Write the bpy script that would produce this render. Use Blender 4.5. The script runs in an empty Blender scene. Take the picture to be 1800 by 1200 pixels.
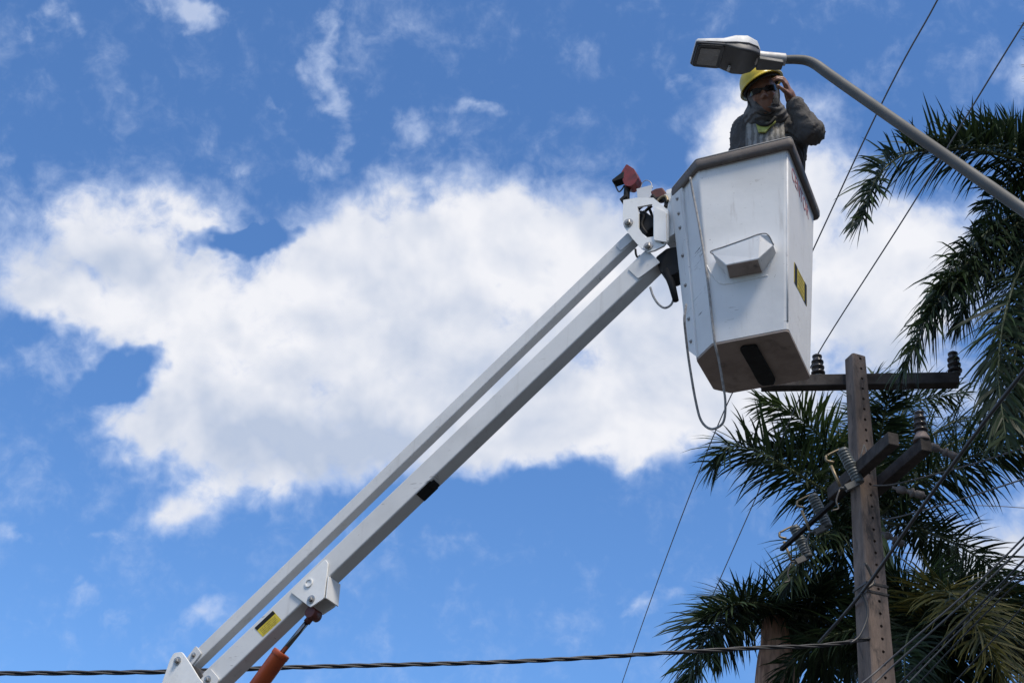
import bpy, bmesh, math, random
import numpy as np
from mathutils import Vector, Matrix

# ------------------------------------------------------------------ camera, sky, sun, exposure
sc = bpy.context.scene
COL = sc.collection
FPX, PITCH, ROLL = 2400.0, math.radians(33.6), math.radians(4.9)      # focal length in pixels of an 1800 px wide frame
_R0, _U0 = Vector((1, 0, 0)), Vector((0, -math.sin(PITCH), math.cos(PITCH)))
FW = Vector((0, math.cos(PITCH), math.sin(PITCH)))
RT = _R0 * math.cos(ROLL) + _U0 * math.sin(ROLL)
UP = _U0 * math.cos(ROLL) - _R0 * math.sin(ROLL)
EYE = Vector((0, 0, 1.6))
cd = bpy.data.cameras.new('camera')
cd.sensor_width = 36.0
cd.lens = FPX / 1800.0 * 36.0
cd.clip_start, cd.clip_end = 0.05, 5000
cam = bpy.data.objects.new('camera', cd)
COL.objects.link(cam)
cam.matrix_world = Matrix(((RT.x, UP.x, -FW.x, EYE.x), (RT.y, UP.y, -FW.y, EYE.y), (RT.z, UP.z, -FW.z, EYE.z), (0, 0, 0, 1)))
sc.camera = cam
sc.render.resolution_x, sc.render.resolution_y = 1024, 682
vs = sc.view_settings
vs.view_transform, vs.look, vs.exposure, vs.gamma = 'Standard', 'None', 0.0, 1.0
vs.use_curve_mapping = False

SUN_EL, SUN_ROT = math.radians(58), math.radians(156)
SUN_DIR = Vector((math.sin(SUN_ROT) * math.cos(SUN_EL), math.cos(SUN_ROT) * math.cos(SUN_EL), math.sin(SUN_EL)))
sl = bpy.data.lights.new('sun', 'SUN')
sl.energy, sl.angle, sl.color = 4.0, math.radians(14), (1.0, 0.91, 0.78)       # sun veiled by thin cloud
so = bpy.data.objects.new('sun', sl)
COL.objects.link(so)
so.location = (0, 0, 40)
so.rotation_euler = SUN_DIR.to_track_quat('Z', 'Y').to_euler()

SKY_STRENGTH = 0.15
world = bpy.data.worlds.new('World')
sc.world = world
world.use_nodes = True
world.cycles.sampling_method = 'MANUAL'
world.cycles.sample_map_resolution = 512


class NT:
    """tiny helper for node graphs"""
    def __init__(s, tree):
        s.t = tree

    def n(s, typ, **kw):
        nd = s.t.nodes.new(typ)
        for k, v in kw.items():
            setattr(nd, k, v)
        return nd

    def put(s, sock, v):
        if isinstance(v, bpy.types.NodeSocket):
            s.t.links.new(v, sock)
        elif v is not None:
            sock.default_value = v

    def m(s, op, a, b=None, c=None, clamp=False):
        nd = s.n('ShaderNodeMath', operation=op, use_clamp=clamp)
        for i, v in enumerate((a, b, c)):
            s.put(nd.inputs[i], v)
        return nd.outputs[0]

    def vm(s, op, a, b=None, scale=None):
        nd = s.n('ShaderNodeVectorMath', operation=op)
        s.put(nd.inputs[0], a)
        if b is not None:
            s.put(nd.inputs[1], b)
        if scale is not None:
            s.put(nd.inputs['Scale'], scale)
        return nd.outputs['Value'] if op in ('DOT_PRODUCT', 'LENGTH', 'DISTANCE') else nd.outputs[0]

    def noise(s, vec, scale, detail=4, rough=0.5, dist=0.0):
        nd = s.n('ShaderNodeTexNoise')
        s.put(nd.inputs['Vector'], vec)
        nd.inputs['Scale'].default_value = scale
        nd.inputs['Detail'].default_value = detail
        nd.inputs['Roughness'].default_value = rough
        nd.inputs['Distortion'].default_value = dist
        return nd

    def step(s, x, lo, hi, a=0.0, b=1.0, kind='SMOOTHSTEP'):
        nd = s.n('ShaderNodeMapRange', interpolation_type=kind)
        for k, v in (('Value', x), ('From Min', lo), ('From Max', hi), ('To Min', a), ('To Max', b)):
            s.put(nd.inputs[k], v)
        return nd.outputs['Result']

    def mix(s, fac, a, b, blend='MIX'):
        nd = s.n('ShaderNodeMix', data_type='RGBA', blend_type=blend)
        s.put(nd.inputs[0], fac)
        for i, v in ((6, a), (7, b)):
            if isinstance(v, (tuple, list)) and len(v) == 3:
                v = (*v, 1.0)
            s.put(nd.inputs[i], v)
        return nd.outputs[2]


SUN_UP = (UP * 0.018 + RT * 0.008)                            # step towards the light across the cloud


def build_sky():
    N = NT(world.node_tree)
    bg = world.node_tree.nodes['Background']
    sky = N.n('ShaderNodeTexSky', sky_type='NISHITA', sun_disc=False)
    sky.sun_elevation, sky.sun_rotation = SUN_EL, SUN_ROT
    sky.altitude, sky.air_density, sky.dust_density, sky.ozone_density = 0, 1.0, 0.2, 3.0
    blue = N.mix(1.0, sky.outputs[0], SKY_TINT, 'MULTIPLY')
    d = N.n('ShaderNodeTexCoord').outputs['Generated']
    # a chart of the sky centred where the cloud bank hangs (thousands of a pixel, y down)
    z = N.m('MAXIMUM', N.vm('DOT_PRODUCT', d, tuple(FW)), 0.2)
    u = N.m('MULTIPLY_ADD', N.m('DIVIDE', N.vm('DOT_PRODUCT', d, tuple(RT)), z), FPX / 1000, 0.9)
    v = N.m('MULTIPLY_ADD', N.m('DIVIDE', N.vm('DOT_PRODUCT', d, tuple(UP)), z), -FPX / 1000, 0.6)
    cx = N.n('ShaderNodeCombineXYZ')
    N.put(cx.inputs[0], u)
    N.put(cx.inputs[1], v)
    p = cx.outputs[0]
    w1 = N.vm('SCALE', N.vm('SUBTRACT', N.noise(d, 14, 3, 0.55).outputs['Color'], (0.5, 0.5, 0.5)), scale=0.14)
    w2 = N.vm('SCALE', N.vm('SUBTRACT', N.noise(d, 55, 2, 0.6).outputs['Color'], (0.5, 0.5, 0.5)), scale=0.055)
    pw = N.vm('ADD', p, N.vm('ADD', w1, w2))

    def field(blobs, vec):
        acc = None
        for (x, y, rx, ry, rot, wt) in blobs:
            mp = N.n('ShaderNodeMapping', vector_type='TEXTURE')
            N.put(mp.inputs['Vector'], vec)
            mp.inputs['Location'].default_value = (x / 1000, y / 1000, 0)
            mp.inputs['Rotation'].default_value = (0, 0, math.radians(rot))
            mp.inputs['Scale'].default_value = (rx / 1000, ry / 1000, 100)
            g = N.n('ShaderNodeTexGradient', gradient_type='SPHERICAL')
            N.put(g.inputs[0], mp.outputs[0])
            val = g.outputs['Fac'] if wt == 1 else N.m('MULTIPLY', g.outputs['Fac'], wt)
            acc = val if acc is None else N.m('ADD', acc, val)
        return acc

    body = [(110, 425, 190, 150, 0, .85), (240, 405, 170, 120, 0, .85), (355, 385, 115, 75, 15, .85), (60, 515, 160, 95, 10, .85), (190, 520, 190, 110, 0, .9), (95, 620, 130, 50, 25, .55), (175, 575, 150, 62, 12, .75), (320, 620, 100, 90, 0, .8),
            (340, 510, 200, 120, 0, 1), (520, 530, 210, 150, 0, 1), (610, 430, 190, 150, -20, 1), (760, 420, 210, 170, 0, 1),
            (890, 410, 200, 160, 5, 1), (1010, 455, 190, 160, 15, 1), (1110, 480, 170, 170, 0, 1), (700, 610, 330, 210, 0, 1),
            (930, 620, 350, 220, 0, 1), (455, 650, 230, 180, 0, 1), (330, 720, 190, 120, -15, 1), (260, 765, 130, 80, 0, 1),
            (520, 775, 230, 115, 10, 1), (660, 765, 200, 105, 0, 1), (395, 850, 160, 80, -30, .9), (505, 865, 75, 85, 0, .9), (300, 895, 90, 55, -20, .7),
            (820, 755, 210, 110, 0, 1), (1010, 735, 240, 115, 5, 1), (1130, 735, 150, 125, 0, 1), (1190, 640, 190, 190, 0, 1), (1290, 540, 190, 290, 0, 1),
            (1285, 215, 110, 110, 0, 1), (1330, 320, 140, 140, 0, 1), (1440, 285, 150, 160, 0, 1), (1550, 440, 220, 190, 20, 1), (1450, 570, 230, 200, 0, 1),
            (1640, 460, 170, 150, 0, .9), (1370, 720, 150, 90, 0, .8), (1590, 600, 150, 110, 0, .8), (1740, 955, 190, 110, -10, 1), (1690, 690, 130, 90, 0, .7), (1830, 130, 90, 60, 0, .8), (1740, 1010, 180, 80, 0, .7)]
    holes = [(205, 655, 95, 50, -15, 1.4), (425, 418, 105, 32, -8, 1.7), (150, 480, 70, 34, 20, .6), (60, 590, 90, 40, 30, .7), (1600, 290, 120, 90, 20, .9), (880, 880, 240, 60, -10, .9), (1180, 290, 70, 60, 0, .5)]
    wisp = [(578, 70, 48, 150, 5, .9), (592, 190, 44, 110, -8, .95), (560, 285, 95, 60, -15, .95), (720, 210, 80, 65, 20, .9), (835, 186, 95, 32, 6, 1), (345, 12, 130, 42, 14, 1.3),
            (75, 25, 52, 55, 0, .9), (140, 45, 55, 32, 20, .8), (15, 285, 60, 42, 10, .8), (1130, 1070, 95, 40, 4, .95), (355, 1060, 95, 45, -8, 1.0), (165, 1055, 100, 75, 20, .65),
            (200, 930, 80, 40, -10, .75), (15, 940, 50, 50, 20, .8), (70, 970, 60, 40, 20, .55), (470, 170, 35, 60, -20, .6), (420, 295, 70, 26, 0, .7), (470, 255, 50, 30, 0, .5), (690, 270, 90, 40, -10, .5),
            (1195, 150, 90, 40, -15, .7), (860, 240, 50, 60, 0, .45), (215, 1110, 80, 60, 0, .4), (505, 930, 50, 60, 0, .6)]
    fine = N.noise(d, 26, 6, 0.62, 0.3).outputs['Fac']
    finer = N.noise(d, 75, 4, 0.6, 0.6).outputs['Fac']
    S = N.m('SUBTRACT', N.m('MINIMUM', field(body, pw), 1.28), field(holes, pw))
    S = N.m('ADD', S, N.m('MULTIPLY', N.m('SUBTRACT', fine, 0.5), 1.5))
    S = N.m('ADD', S, N.m('MULTIPLY', N.m('SUBTRACT', finer, 0.5), 0.6))
    dens = N.step(S, -0.08, 1.25)
    W = N.m('ADD', N.m('MULTIPLY', field(wisp, pw), 1.0), N.m('MULTIPLY', N.m('SUBTRACT', fine, 0.5), 1.9))
    W = N.m('ADD', W, N.m('MULTIPLY', N.m('SUBTRACT', finer, 0.5), 0.9))
    wden = N.step(W, 0.30, 1.35, 0.0, 0.62)
    # the same broken cloud goes on over the rest of the sky
    far = N.m('MAXIMUM', N.m('ABSOLUTE', N.m('DIVIDE', N.m('SUBTRACT', u, 0.9), 1.5)), N.m('ABSOLUTE', N.m('SUBTRACT', v, 0.6)))
    behind = N.step(N.vm('DOT_PRODUCT', d, tuple(FW)), 0.35, 0.75, 1.0, 0.0)
    out = N.m('MAXIMUM', N.step(far, 0.66, 0.95), behind)
    cover = N.m('ADD', N.noise(d, 3.1, 2, 0.5).outputs['Fac'], N.m('MULTIPLY', N.m('SUBTRACT', fine, 0.5), 0.42))
    oden = N.m('MULTIPLY', N.step(cover, 0.47, 0.62), out)
    alpha = N.m('MAXIMUM', N.m('MAXIMUM', dens, wden), oden)
    # cloud light: bright sunlit flanks, blue-grey where the bank is thick
    thick = [(420, 770, 330, 130, 0, 1), (620, 740, 260, 130, 0, .9), (800, 560, 300, 120, 0, .55), (1000, 640, 220, 140, 0, .5), (1180, 560, 200, 200, 0, .6), (1560, 600, 200, 160, 0, .55), (120, 470, 220, 110, 0, .9), (300, 430, 200, 100, 0, .7), (640, 660, 160, 90, 0, -.3)]
    g = N.m('MULTIPLY', field(thick, pw), 0.55)
    g = N.m('ADD', g, N.m('MULTIPLY', N.m('SUBTRACT', N.noise(d, 9, 5, 0.55).outputs['Fac'], 0.47), 1.3))
    g = N.m('ADD', g, N.m('MULTIPLY', N.m('SUBTRACT', fine, 0.5), 0.6))
    g = N.m('ADD', g, 0.17)
    b1 = N.noise(d, 8.5, 4, 0.52, 0.2).outputs['Fac']
    b2 = N.noise(N.vm('ADD', d, tuple(SUN_UP)), 8.5, 4, 0.52, 0.2).outputs['Fac']
    g = N.m('ADD', g, N.m('MULTIPLY', N.m('SUBTRACT', b2, b1), 3.4), clamp=True)
    k = 1.0 / SKY_STRENGTH
    white = N.mix(g, tuple(c * k for c in CLOUD_LIT), tuple(c * k for c in CLOUD_GREY))
    white = N.mix(N.step(alpha, 0.35, 1.0, 1.0, 0.0), white, tuple(c * k for c in CLOUD_THIN))
    # cloud scatters forward: brighter towards the sun
    ph = N.m('POWER', N.step(N.vm('DOT_PRODUCT', d, tuple(SUN_DIR)), 0.15, 1.0, 0.0, 1.0, 'LINEAR'), 1.6)
    white = N.vm('SCALE', white, scale=N.m('MULTIPLY_ADD', ph, 0.5, 1.0))
    col = N.mix(alpha, blue, white)
    N.put(bg.inputs['Color'], col)
    bg.inputs['Strength'].default_value = SKY_STRENGTH


SKY_TINT = (0.73, 1.02, 1.30)
CLOUD_LIT, CLOUD_GREY, CLOUD_THIN = (0.89, 0.90, 0.95), (0.50, 0.58, 0.74), (0.62, 0.73, 0.96)
build_sky()


# ------------------------------------------------------------------ helpers
def at(px, py, d=None, Y=None, z=None, plane=None):
    """the place seen at a pixel of the 1800 x 1200 frame, at depth d, at distance Y, at height z or on a plane (point, normal)"""
    r = FW + RT * ((px - 900) / FPX) + UP * ((600 - py) / FPX)
    if d is not None:
        t = d
    elif Y is not None:
        t = Y / r.y
    elif z is not None:
        t = (z - EYE.z) / r.z
    else:
        t = (plane[0] - EYE).dot(plane[1]) / r.dot(plane[1])
    return EYE + r * t


def lerp(a, b, t):
    return a + (b - a) * t


def frame_of(axis, ref=Vector((0, 0, 1))):
    z = axis.normalized()
    if abs(z.dot(ref)) > 0.98:
        ref = Vector((1, 0, 0))
    x = ref.cross(z).normalized()
    return x, z.cross(x), z


def mat4(o, x, y, z):
    return Matrix(((x.x, y.x, z.x, o.x), (x.y, y.y, z.y, o.y), (x.z, y.z, z.z, o.z), (0, 0, 0, 1)))


class MB:
    def __init__(s):
        s.v, s.f, s.sm = [], [], []

    def add(s, vs_, fs_, smooth=False):
        k = len(s.v)
        s.v += [Vector(p) for p in vs_]
        s.f += [[i + k for i in f] for f in fs_]
        s.sm += [smooth] * len(fs_)
        return s

    def box(s, c, ax, ay, az, hx, hy, hz):
        vs_ = [c + ax * (hx * i) + ay * (hy * j) + az * (hz * k) for i in (-1, 1) for j in (-1, 1) for k in (-1, 1)]
        return s.add(vs_, [(0, 1, 3, 2), (4, 6, 7, 5), (0, 4, 5, 1), (2, 3, 7, 6), (0, 2, 6, 4), (1, 5, 7, 3)])

    def bar(s, a, b, wdir, w, h, over=0.0):
        """box from a to b; wdir gives the direction of its width w, h is the other size"""
        t = (b - a).normalized()
        x = (wdir - t * wdir.dot(t)).normalized()
        y = t.cross(x)
        return s.box((a + b) / 2, t, x, y, (b - a).length / 2 + over, w / 2, h / 2)

    def prism(s, poly, off):
        n = len(poly)
        vs_ = [Vector(p) for p in poly] + [Vector(p) + off for p in poly]
        fs_ = [list(range(n))[::-1], list(range(n, 2 * n))] + [(i, (i + 1) % n, n + (i + 1) % n, n + i) for i in range(n)]
        return s.add(vs_, fs_)

    def tube(s, pts, r, n=10, cap=True):
        pts = [Vector(p) for p in pts]
        rs = r if isinstance(r, (list, tuple)) else [r] * len(pts)
        t0 = (pts[1] - pts[0]).normalized()
        x, y, _ = frame_of(t0)
        vs_, fs_ = [], []
        for i, p in enumerate(pts):
            t = (pts[min(i + 1, len(pts) - 1)] - pts[max(i - 1, 0)]).normalized()
            x = (x - t * x.dot(t)).normalized()
            y = t.cross(x)
            vs_ += [p + (x * math.cos(2 * math.pi * k / n) + y * math.sin(2 * math.pi * k / n)) * rs[i] for k in range(n)]
        for i in range(len(pts) - 1):
            fs_ += [(i * n + k, i * n + (k + 1) % n, (i + 1) * n + (k + 1) % n, (i + 1) * n + k) for k in range(n)]
        s.add(vs_, fs_, True)
        if cap:
            k = len(s.v) - len(vs_)
            s.f += [[k + i for i in range(n)][::-1], [k + (len(pts) - 1) * n + i for i in range(n)]]
            s.sm += [False, False]
        return s

    def lathe(s, o, axis, prof, n=16, smooth=True):
        x, y, z = frame_of(axis)
        vs_ = [o + z * h + (x * math.cos(2 * math.pi * k / n) + y * math.sin(2 * math.pi * k / n)) * r for r, h in prof for k in range(n)]
        fs_ = [(i * n + k, i * n + (k + 1) % n, (i + 1) * n + (k + 1) % n, (i + 1) * n + k) for i in range(len(prof) - 1) for k in range(n)]
        s.add(vs_, fs_, smooth)
        k = len(s.v) - len(vs_)
        s.f += [[k + i for i in range(n)][::-1], [k + (len(prof) - 1) * n + i for i in range(n)]]
        s.sm += [False, False]
        return s

    def loft(s, rings, cap=True, smooth=False):
        n = len(rings[0])
        vs_ = [p for r in rings for p in r]
        fs_ = [(i * n + k, i * n + (k + 1) % n, (i + 1) * n + (k + 1) % n, (i + 1) * n + k) for i in range(len(rings) - 1) for k in range(n)]
        s.add(vs_, fs_, smooth)
        if cap:
            k = len(s.v) - len(vs_)
            s.f += [[k + i for i in range(n)][::-1], [k + (len(rings) - 1) * n + i for i in range(n)]]
            s.sm += [False, False]
        return s

    def mesh(s, name, off=Vector((0, 0, 0))):
        me = bpy.data.meshes.new(name)
        me.from_pydata([tuple(p - off) for p in s.v], [], s.f)
        me.polygons.foreach_set('use_smooth', s.sm)
        bm = bmesh.new()
        bm.from_mesh(me)
        bmesh.ops.recalc_face_normals(bm, faces=bm.faces)
        bm.to_mesh(me)
        bm.free()
        return me

    def build(s, name, mat, parent=None, bevel=0.0, seg=2, auto=None):
        base = ROOT_LOC.get(parent.name, Vector((0, 0, 0))) if parent else Vector((0, 0, 0))
        me = s.mesh(name, base)
        o = bpy.data.objects.new(name, me)
        COL.objects.link(o)
        me.materials.append(mat)
        if auto:
            bm = bmesh.new()
            bm.from_mesh(me)
            for f in bm.faces:
                f.smooth = True
            for e in bm.edges:
                e.smooth = not (len(e.link_faces) == 2 and e.calc_face_angle() > math.radians(auto))
            bm.to_mesh(me)
            bm.free()
        if parent:
            o.parent = parent
            ROOT_LOC[o.name] = base
        if bevel:
            b = o.modifiers.new('bevel', 'BEVEL')
            b.width, b.segments, b.limit_method, b.angle_limit = bevel, seg, 'ANGLE', math.radians(32)
            b.harden_normals = False
        return o


ROOT_LOC = {}


def tag(o, label, cat, group=None, kind=None):
    o['label'], o['category'] = label, cat
    if group:
        o['group'] = group
    if kind:
        o['kind'] = kind
    return o


def thing(name, loc, label, cat, group=None):
    o = bpy.data.objects.new(name, None)
    COL.objects.link(o)
    o.location = loc
    o.empty_display_size = 0.1
    ROOT_LOC[o.name] = Vector(loc)
    return tag(o, label, cat, group)


def place(name, me, parent, M):
    """an object sharing mesh data, put at world matrix M under its parent"""
    o = bpy.data.objects.new(name, me)
    COL.objects.link(o)
    base = ROOT_LOC.get(parent.name, Vector((0, 0, 0)))
    o.parent = parent
    o.matrix_local = Matrix.Translation(-base) @ M
    return o


def rounded(pts, r, n=4):
    """round the corners of a closed polygon (list of Vectors); r one value or one per corner"""
    out = []
    m = len(pts)
    for i in range(m):
        ri = r[i] if isinstance(r, (list, tuple)) else r
        p, a, b = pts[i], pts[i - 1], pts[(i + 1) % m]
        if ri <= 0:
            out.append(p)
            continue
        da, db = (a - p), (b - p)
        ra = min(ri, da.length * 0.45)
        rb = min(ri, db.length * 0.45)
        A, B = p + da.normalized() * ra, p + db.normalized() * rb
        for k in range(n + 1):
            t = k / n
            out.append(A * (1 - t) ** 2 + p * (2 * t * (1 - t)) + B * t ** 2)
    return out


def spline(pts, n=8):
    """Catmull-Rom through points"""
    pts = [Vector(p) for p in pts]
    q = [pts[0] * 2 - pts[1]] + pts + [pts[-1] * 2 - pts[-2]]
    out = []
    for i in range(1, len(q) - 2):
        a, b, c, d = q[i - 1], q[i], q[i + 1], q[i + 2]
        for k in range(n):
            t = k / n
            out.append(0.5 * ((2 * b) + (c - a) * t + (2 * a - 5 * b + 4 * c - d) * t * t + (3 * b - a - 3 * c + d) * t ** 3))
    out.append(pts[-1])
    return out


# ------------------------------------------------------------------ materials
def mat(name, col, rough=0.5, metal=0.0, col2=None, scale=6.0, detail=5, lo=0.4, hi=0.7, bump=0.0, bscale=40.0, stretch=None, rvar=0.1, spec=0.5, grime=None, gscale=3.0, glo=0.55, ghi=0.75, coat=0.0):
    m = bpy.data.materials.new(name)
    m.use_nodes = True
    N = NT(m.node_tree)
    b = m.node_tree.nodes['Principled BSDF']
    co = N.n('ShaderNodeTexCoord').outputs['Object']
    if stretch:
        mp = N.n('ShaderNodeMapping')
        N.put(mp.inputs['Vector'], co)
        mp.inputs['Scale'].default_value = stretch
        cs = mp.outputs[0]
    else:
        cs = co
    c = (*col, 1.0)
    nz = N.noise(cs, scale, detail, 0.6).outputs['Fac']
    if col2:
        c = N.mix(N.step(nz, lo, hi), col, col2)
    if grime:
        gz = N.noise(cs, gscale, 8, 0.68, 0.4).outputs['Fac']
        c = N.mix(N.step(gz, glo, ghi), c, grime)
    N.put(b.inputs['Base Color'], c)
    N.put(b.inputs['Roughness'], N.step(nz, 0.3, 0.7, max(rough - rvar, 0.03), min(rough + rvar, 1.0)))
    b.inputs['Metallic'].default_value = metal
    b.inputs['Specular IOR Level'].default_value = spec
    b.inputs['Coat Weight'].default_value = coat
    if bump:
        bp = N.n('ShaderNodeBump')
        bp.inputs['Strength'].default_value = bump
        bp.inputs['Distance'].default_value = 0.01
        N.put(bp.inputs['Height'], N.noise(cs, bscale, 6, 0.6).outputs['Fac'])
        N.put(b.inputs['Normal'], bp.outputs[0])
    return m


def leaf_mat(name, dark, light, dry, dryness):
    m = bpy.data.materials.new(name)
    m.use_nodes = True
    N = NT(m.node_tree)
    b = m.node_tree.nodes['Principled BSDF']
    a = N.n('ShaderNodeAttribute', attribute_name='leaf_tone')
    co = N.n('ShaderNodeTexCoord').outputs['Object']
    nz = N.noise(co, 3.0, 3, 0.5).outputs['Fac']
    c = N.mix(a.outputs['Fac'], dark, light)
    c = N.mix(N.m('MULTIPLY', N.step(nz, 0.5, 0.7), 0.5), c, dark)
    ad = N.n('ShaderNodeAttribute', attribute_name='leaf_dry')
    c = N.mix(N.m('MULTIPLY', ad.outputs['Fac'], dryness, clamp=True), c, dry)
    N.put(b.inputs['Base Color'], c)
    b.inputs['Roughness'].default_value = 0.5
    b.inputs['Specular IOR Level'].default_value = 0.25
    tr = N.n('ShaderNodeBsdfTranslucent')
    N.put(tr.inputs[0], c)
    mx = N.n('ShaderNodeMixShader')
    mx.inputs[0].default_value = 0.2
    m.node_tree.links.new(b.outputs[0], mx.inputs[1])
    m.node_tree.links.new(tr.outputs[0], mx.inputs[2])
    m.node_tree.links.new(mx.outputs[0], m.node_tree.nodes['Material Output'].inputs[0])
    return m


M = {}
M['ground'] = mat('asphalt', (0.05, 0.05, 0.05), 0.9, col2=(0.07, 0.066, 0.06), scale=0.6, bump=0.3)
def scuffed_white(name, base, dirt, amount=1.0, up=(0, 0, 1)):
    """white gel coat with chalky patches, vertical grime runs, scuffs and fine scratches"""
    m = bpy.data.materials.new(name)
    m.use_nodes = True
    N = NT(m.node_tree)
    bs = m.node_tree.nodes['Principled BSDF']
    co = N.n('ShaderNodeTexCoord').outputs['Object']

    def mapped(sx, sy, sz, rot=0.0):
        mp = N.n('ShaderNodeMapping')
        N.put(mp.inputs['Vector'], co)
        mp.inputs['Scale'].default_value = (sx, sy, sz)
        mp.inputs['Rotation'].default_value = (rot, rot * 0.7, 0)
        return mp.outputs[0]
    big = N.noise(co, 2.0, 4, 0.6).outputs['Fac']
    c = N.mix(N.step(big, 0.35, 0.7), base, tuple(x * 0.86 for x in base))
    runs = N.noise(mapped(26, 26, 1.1), 1.0, 4, 0.6).outputs['Fac']
    c = N.mix(N.m('MULTIPLY', N.step(runs, 0.56, 0.74), 0.30 * amount), c, dirt)
    blot = N.noise(co, 9, 8, 0.7, 0.5).outputs['Fac']
    c = N.mix(N.m('MULTIPLY', N.step(blot, 0.60, 0.74), 0.55 * amount), c, dirt)
    scr = N.noise(mapped(9, 9, 70, 0.25), 1.0, 3, 0.6, 0.6).outputs['Fac']
    msk = N.step(N.noise(co, 4.5, 3, 0.5).outputs['Fac'], 0.54, 0.62)
    c = N.mix(N.m('MULTIPLY', N.m('MULTIPLY', N.step(scr, 0.665, 0.70), msk), 0.8 * amount), c, tuple(x * 0.35 for x in dirt))
    spk = N.noise(co, 85, 2, 0.5).outputs['Fac']
    c = N.mix(N.m('MULTIPLY', N.step(spk, 0.735, 0.77), 0.7 * amount), c, tuple(x * 0.3 for x in dirt))
    N.put(bs.inputs['Base Color'], c)
    N.put(bs.inputs['Roughness'], N.step(big, 0.3, 0.7, 0.42, 0.62))
    bs.inputs['Specular IOR Level'].default_value = 0.4
    bp = N.n('ShaderNodeBump')
    bp.inputs['Strength'].default_value = 0.12
    bp.inputs['Distance'].default_value = 0.02
    N.put(bp.inputs['Height'], N.noise(co, 7, 4, 0.5).outputs['Fac'])
    N.put(bs.inputs['Normal'], bp.outputs[0])
    return m


M['fibreglass'] = scuffed_white('white fibreglass', (0.76, 0.755, 0.745), (0.30, 0.25, 0.21))
M['floor_gel'] = mat('dark brown fibreglass', (0.33, 0.265, 0.225), 0.75, col2=(0.22, 0.175, 0.15), scale=4, grime=(0.05, 0.042, 0.038), gscale=5, bump=0.1)  # dark brown shared by the bucket floor and the step underside
M['rim'] = mat('weathered rubber rim', (0.115, 0.095, 0.085), 0.68, col2=(0.155, 0.135, 0.12), scale=9, grime=(0.045, 0.038, 0.034), gscale=14, bump=0.15)
M['boom'] = scuffed_white('white boom paint', (0.60, 0.60, 0.59), (0.25, 0.22, 0.19), 0.7)
M['plate'] = mat('white bracket paint', (0.74, 0.74, 0.72), 0.42, col2=(0.66, 0.65, 0.62), scale=6, grime=(0.28, 0.24, 0.20), gscale=18, glo=0.62, ghi=0.82, bump=0.06)
M['black'] = mat('black rubber', (0.007, 0.007, 0.007), 0.7, col2=(0.014, 0.013, 0.012), scale=14, bump=0.1, spec=0.25)
M['steel'] = mat('zinc plated steel', (0.42, 0.41, 0.39), 0.42, metal=0.85, col2=(0.30, 0.27, 0.24), scale=30, bump=0.1)
M['darksteel'] = mat('dark greasy steel', (0.06, 0.055, 0.05), 0.45, metal=0.5, col2=(0.10, 0.085, 0.07), scale=20)
M['chrome'] = mat('oiled rod', (0.16, 0.165, 0.17), 0.2, metal=1.0, rvar=0.04)
M['orange'] = mat('orange cylinder paint', (0.34, 0.055, 0.009), 0.45, col2=(0.26, 0.04, 0.008), scale=8, grime=(0.16, 0.05, 0.02), gscale=12)
M['redbrown'] = mat('rust red casting', (0.11, 0.022, 0.014), 0.55, col2=(0.06, 0.015, 0.01), scale=12)
M['red'] = mat('faded red plastic', (0.17, 0.014, 0.016), 0.5, col2=(0.08, 0.01, 0.012), scale=20)
M['yellow_sticker'] = mat('yellow sticker', (0.58, 0.45, 0.02), 0.5, col2=(0.44, 0.33, 0.02), scale=40)
M['faded_print'] = mat('faded print', (0.30, 0.23, 0.03), 0.6, col2=(0.22, 0.17, 0.03), scale=40)
M['red_letter'] = mat('faded red lettering', (0.42, 0.17, 0.18), 0.6, col2=(0.50, 0.27, 0.27), scale=30)
M['seam'] = mat('grey sealant', (0.30, 0.29, 0.28), 0.7)
M['rope'] = mat('grey braided rope', (0.36, 0.35, 0.34), 0.8, col2=(0.22, 0.21, 0.20), scale=60, bump=0.4, bscale=200)
M['lampwhite'] = mat('white lamp housing', (0.55, 0.56, 0.57), 0.45, col2=(0.47, 0.475, 0.475), scale=7)
M['lampgrey'] = mat('grey lamp underside', (0.075, 0.075, 0.08), 0.5, col2=(0.095, 0.095, 0.09), scale=12)
M['lampblack'] = mat('black lamp bezel', (0.012, 0.012, 0.014), 0.4)
M['lens'] = mat('frosted lamp lens', (0.16, 0.155, 0.15), 0.25, col2=(0.13, 0.125, 0.12), scale=20)
M['galv'] = mat('galvanised tube', (0.105, 0.104, 0.10), 0.6, metal=0.2, col2=(0.085, 0.084, 0.08), scale=2, grime=(0.14, 0.13, 0.12), gscale=2.5, glo=0.6, ghi=0.9)
M['clamp'] = mat('cast aluminium clamp', (0.46, 0.45, 0.44), 0.5, metal=0.2, col2=(0.38, 0.37, 0.36), scale=20)
M['concrete'] = mat('weathered concrete', (0.205, 0.150, 0.119), 0.9, col2=(0.11, 0.083, 0.069), scale=5, lo=0.35, hi=0.65, grime=(0.05, 0.041, 0.037), gscale=8, glo=0.5, ghi=0.66, stretch=(1, 1, 0.3), bump=0.8, bscale=30)
M['arm'] = mat('dark weathered crossarm', (0.052, 0.042, 0.037), 0.9, col2=(0.026, 0.022, 0.02), scale=6, grime=(0.035, 0.03, 0.03), gscale=8, bump=0.4, bscale=30)
M['porcelain'] = mat('brown porcelain', (0.035, 0.028, 0.025), 0.28, col2=(0.05, 0.04, 0.035), scale=10)
M['grey_porcelain'] = mat('grey porcelain', (0.085, 0.093, 0.09), 0.45, col2=(0.05, 0.056, 0.054), scale=14)
M['pale_porcelain'] = mat('pale polymer insulator', (0.15, 0.125, 0.115), 0.65, col2=(0.07, 0.06, 0.055), scale=14)
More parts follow.
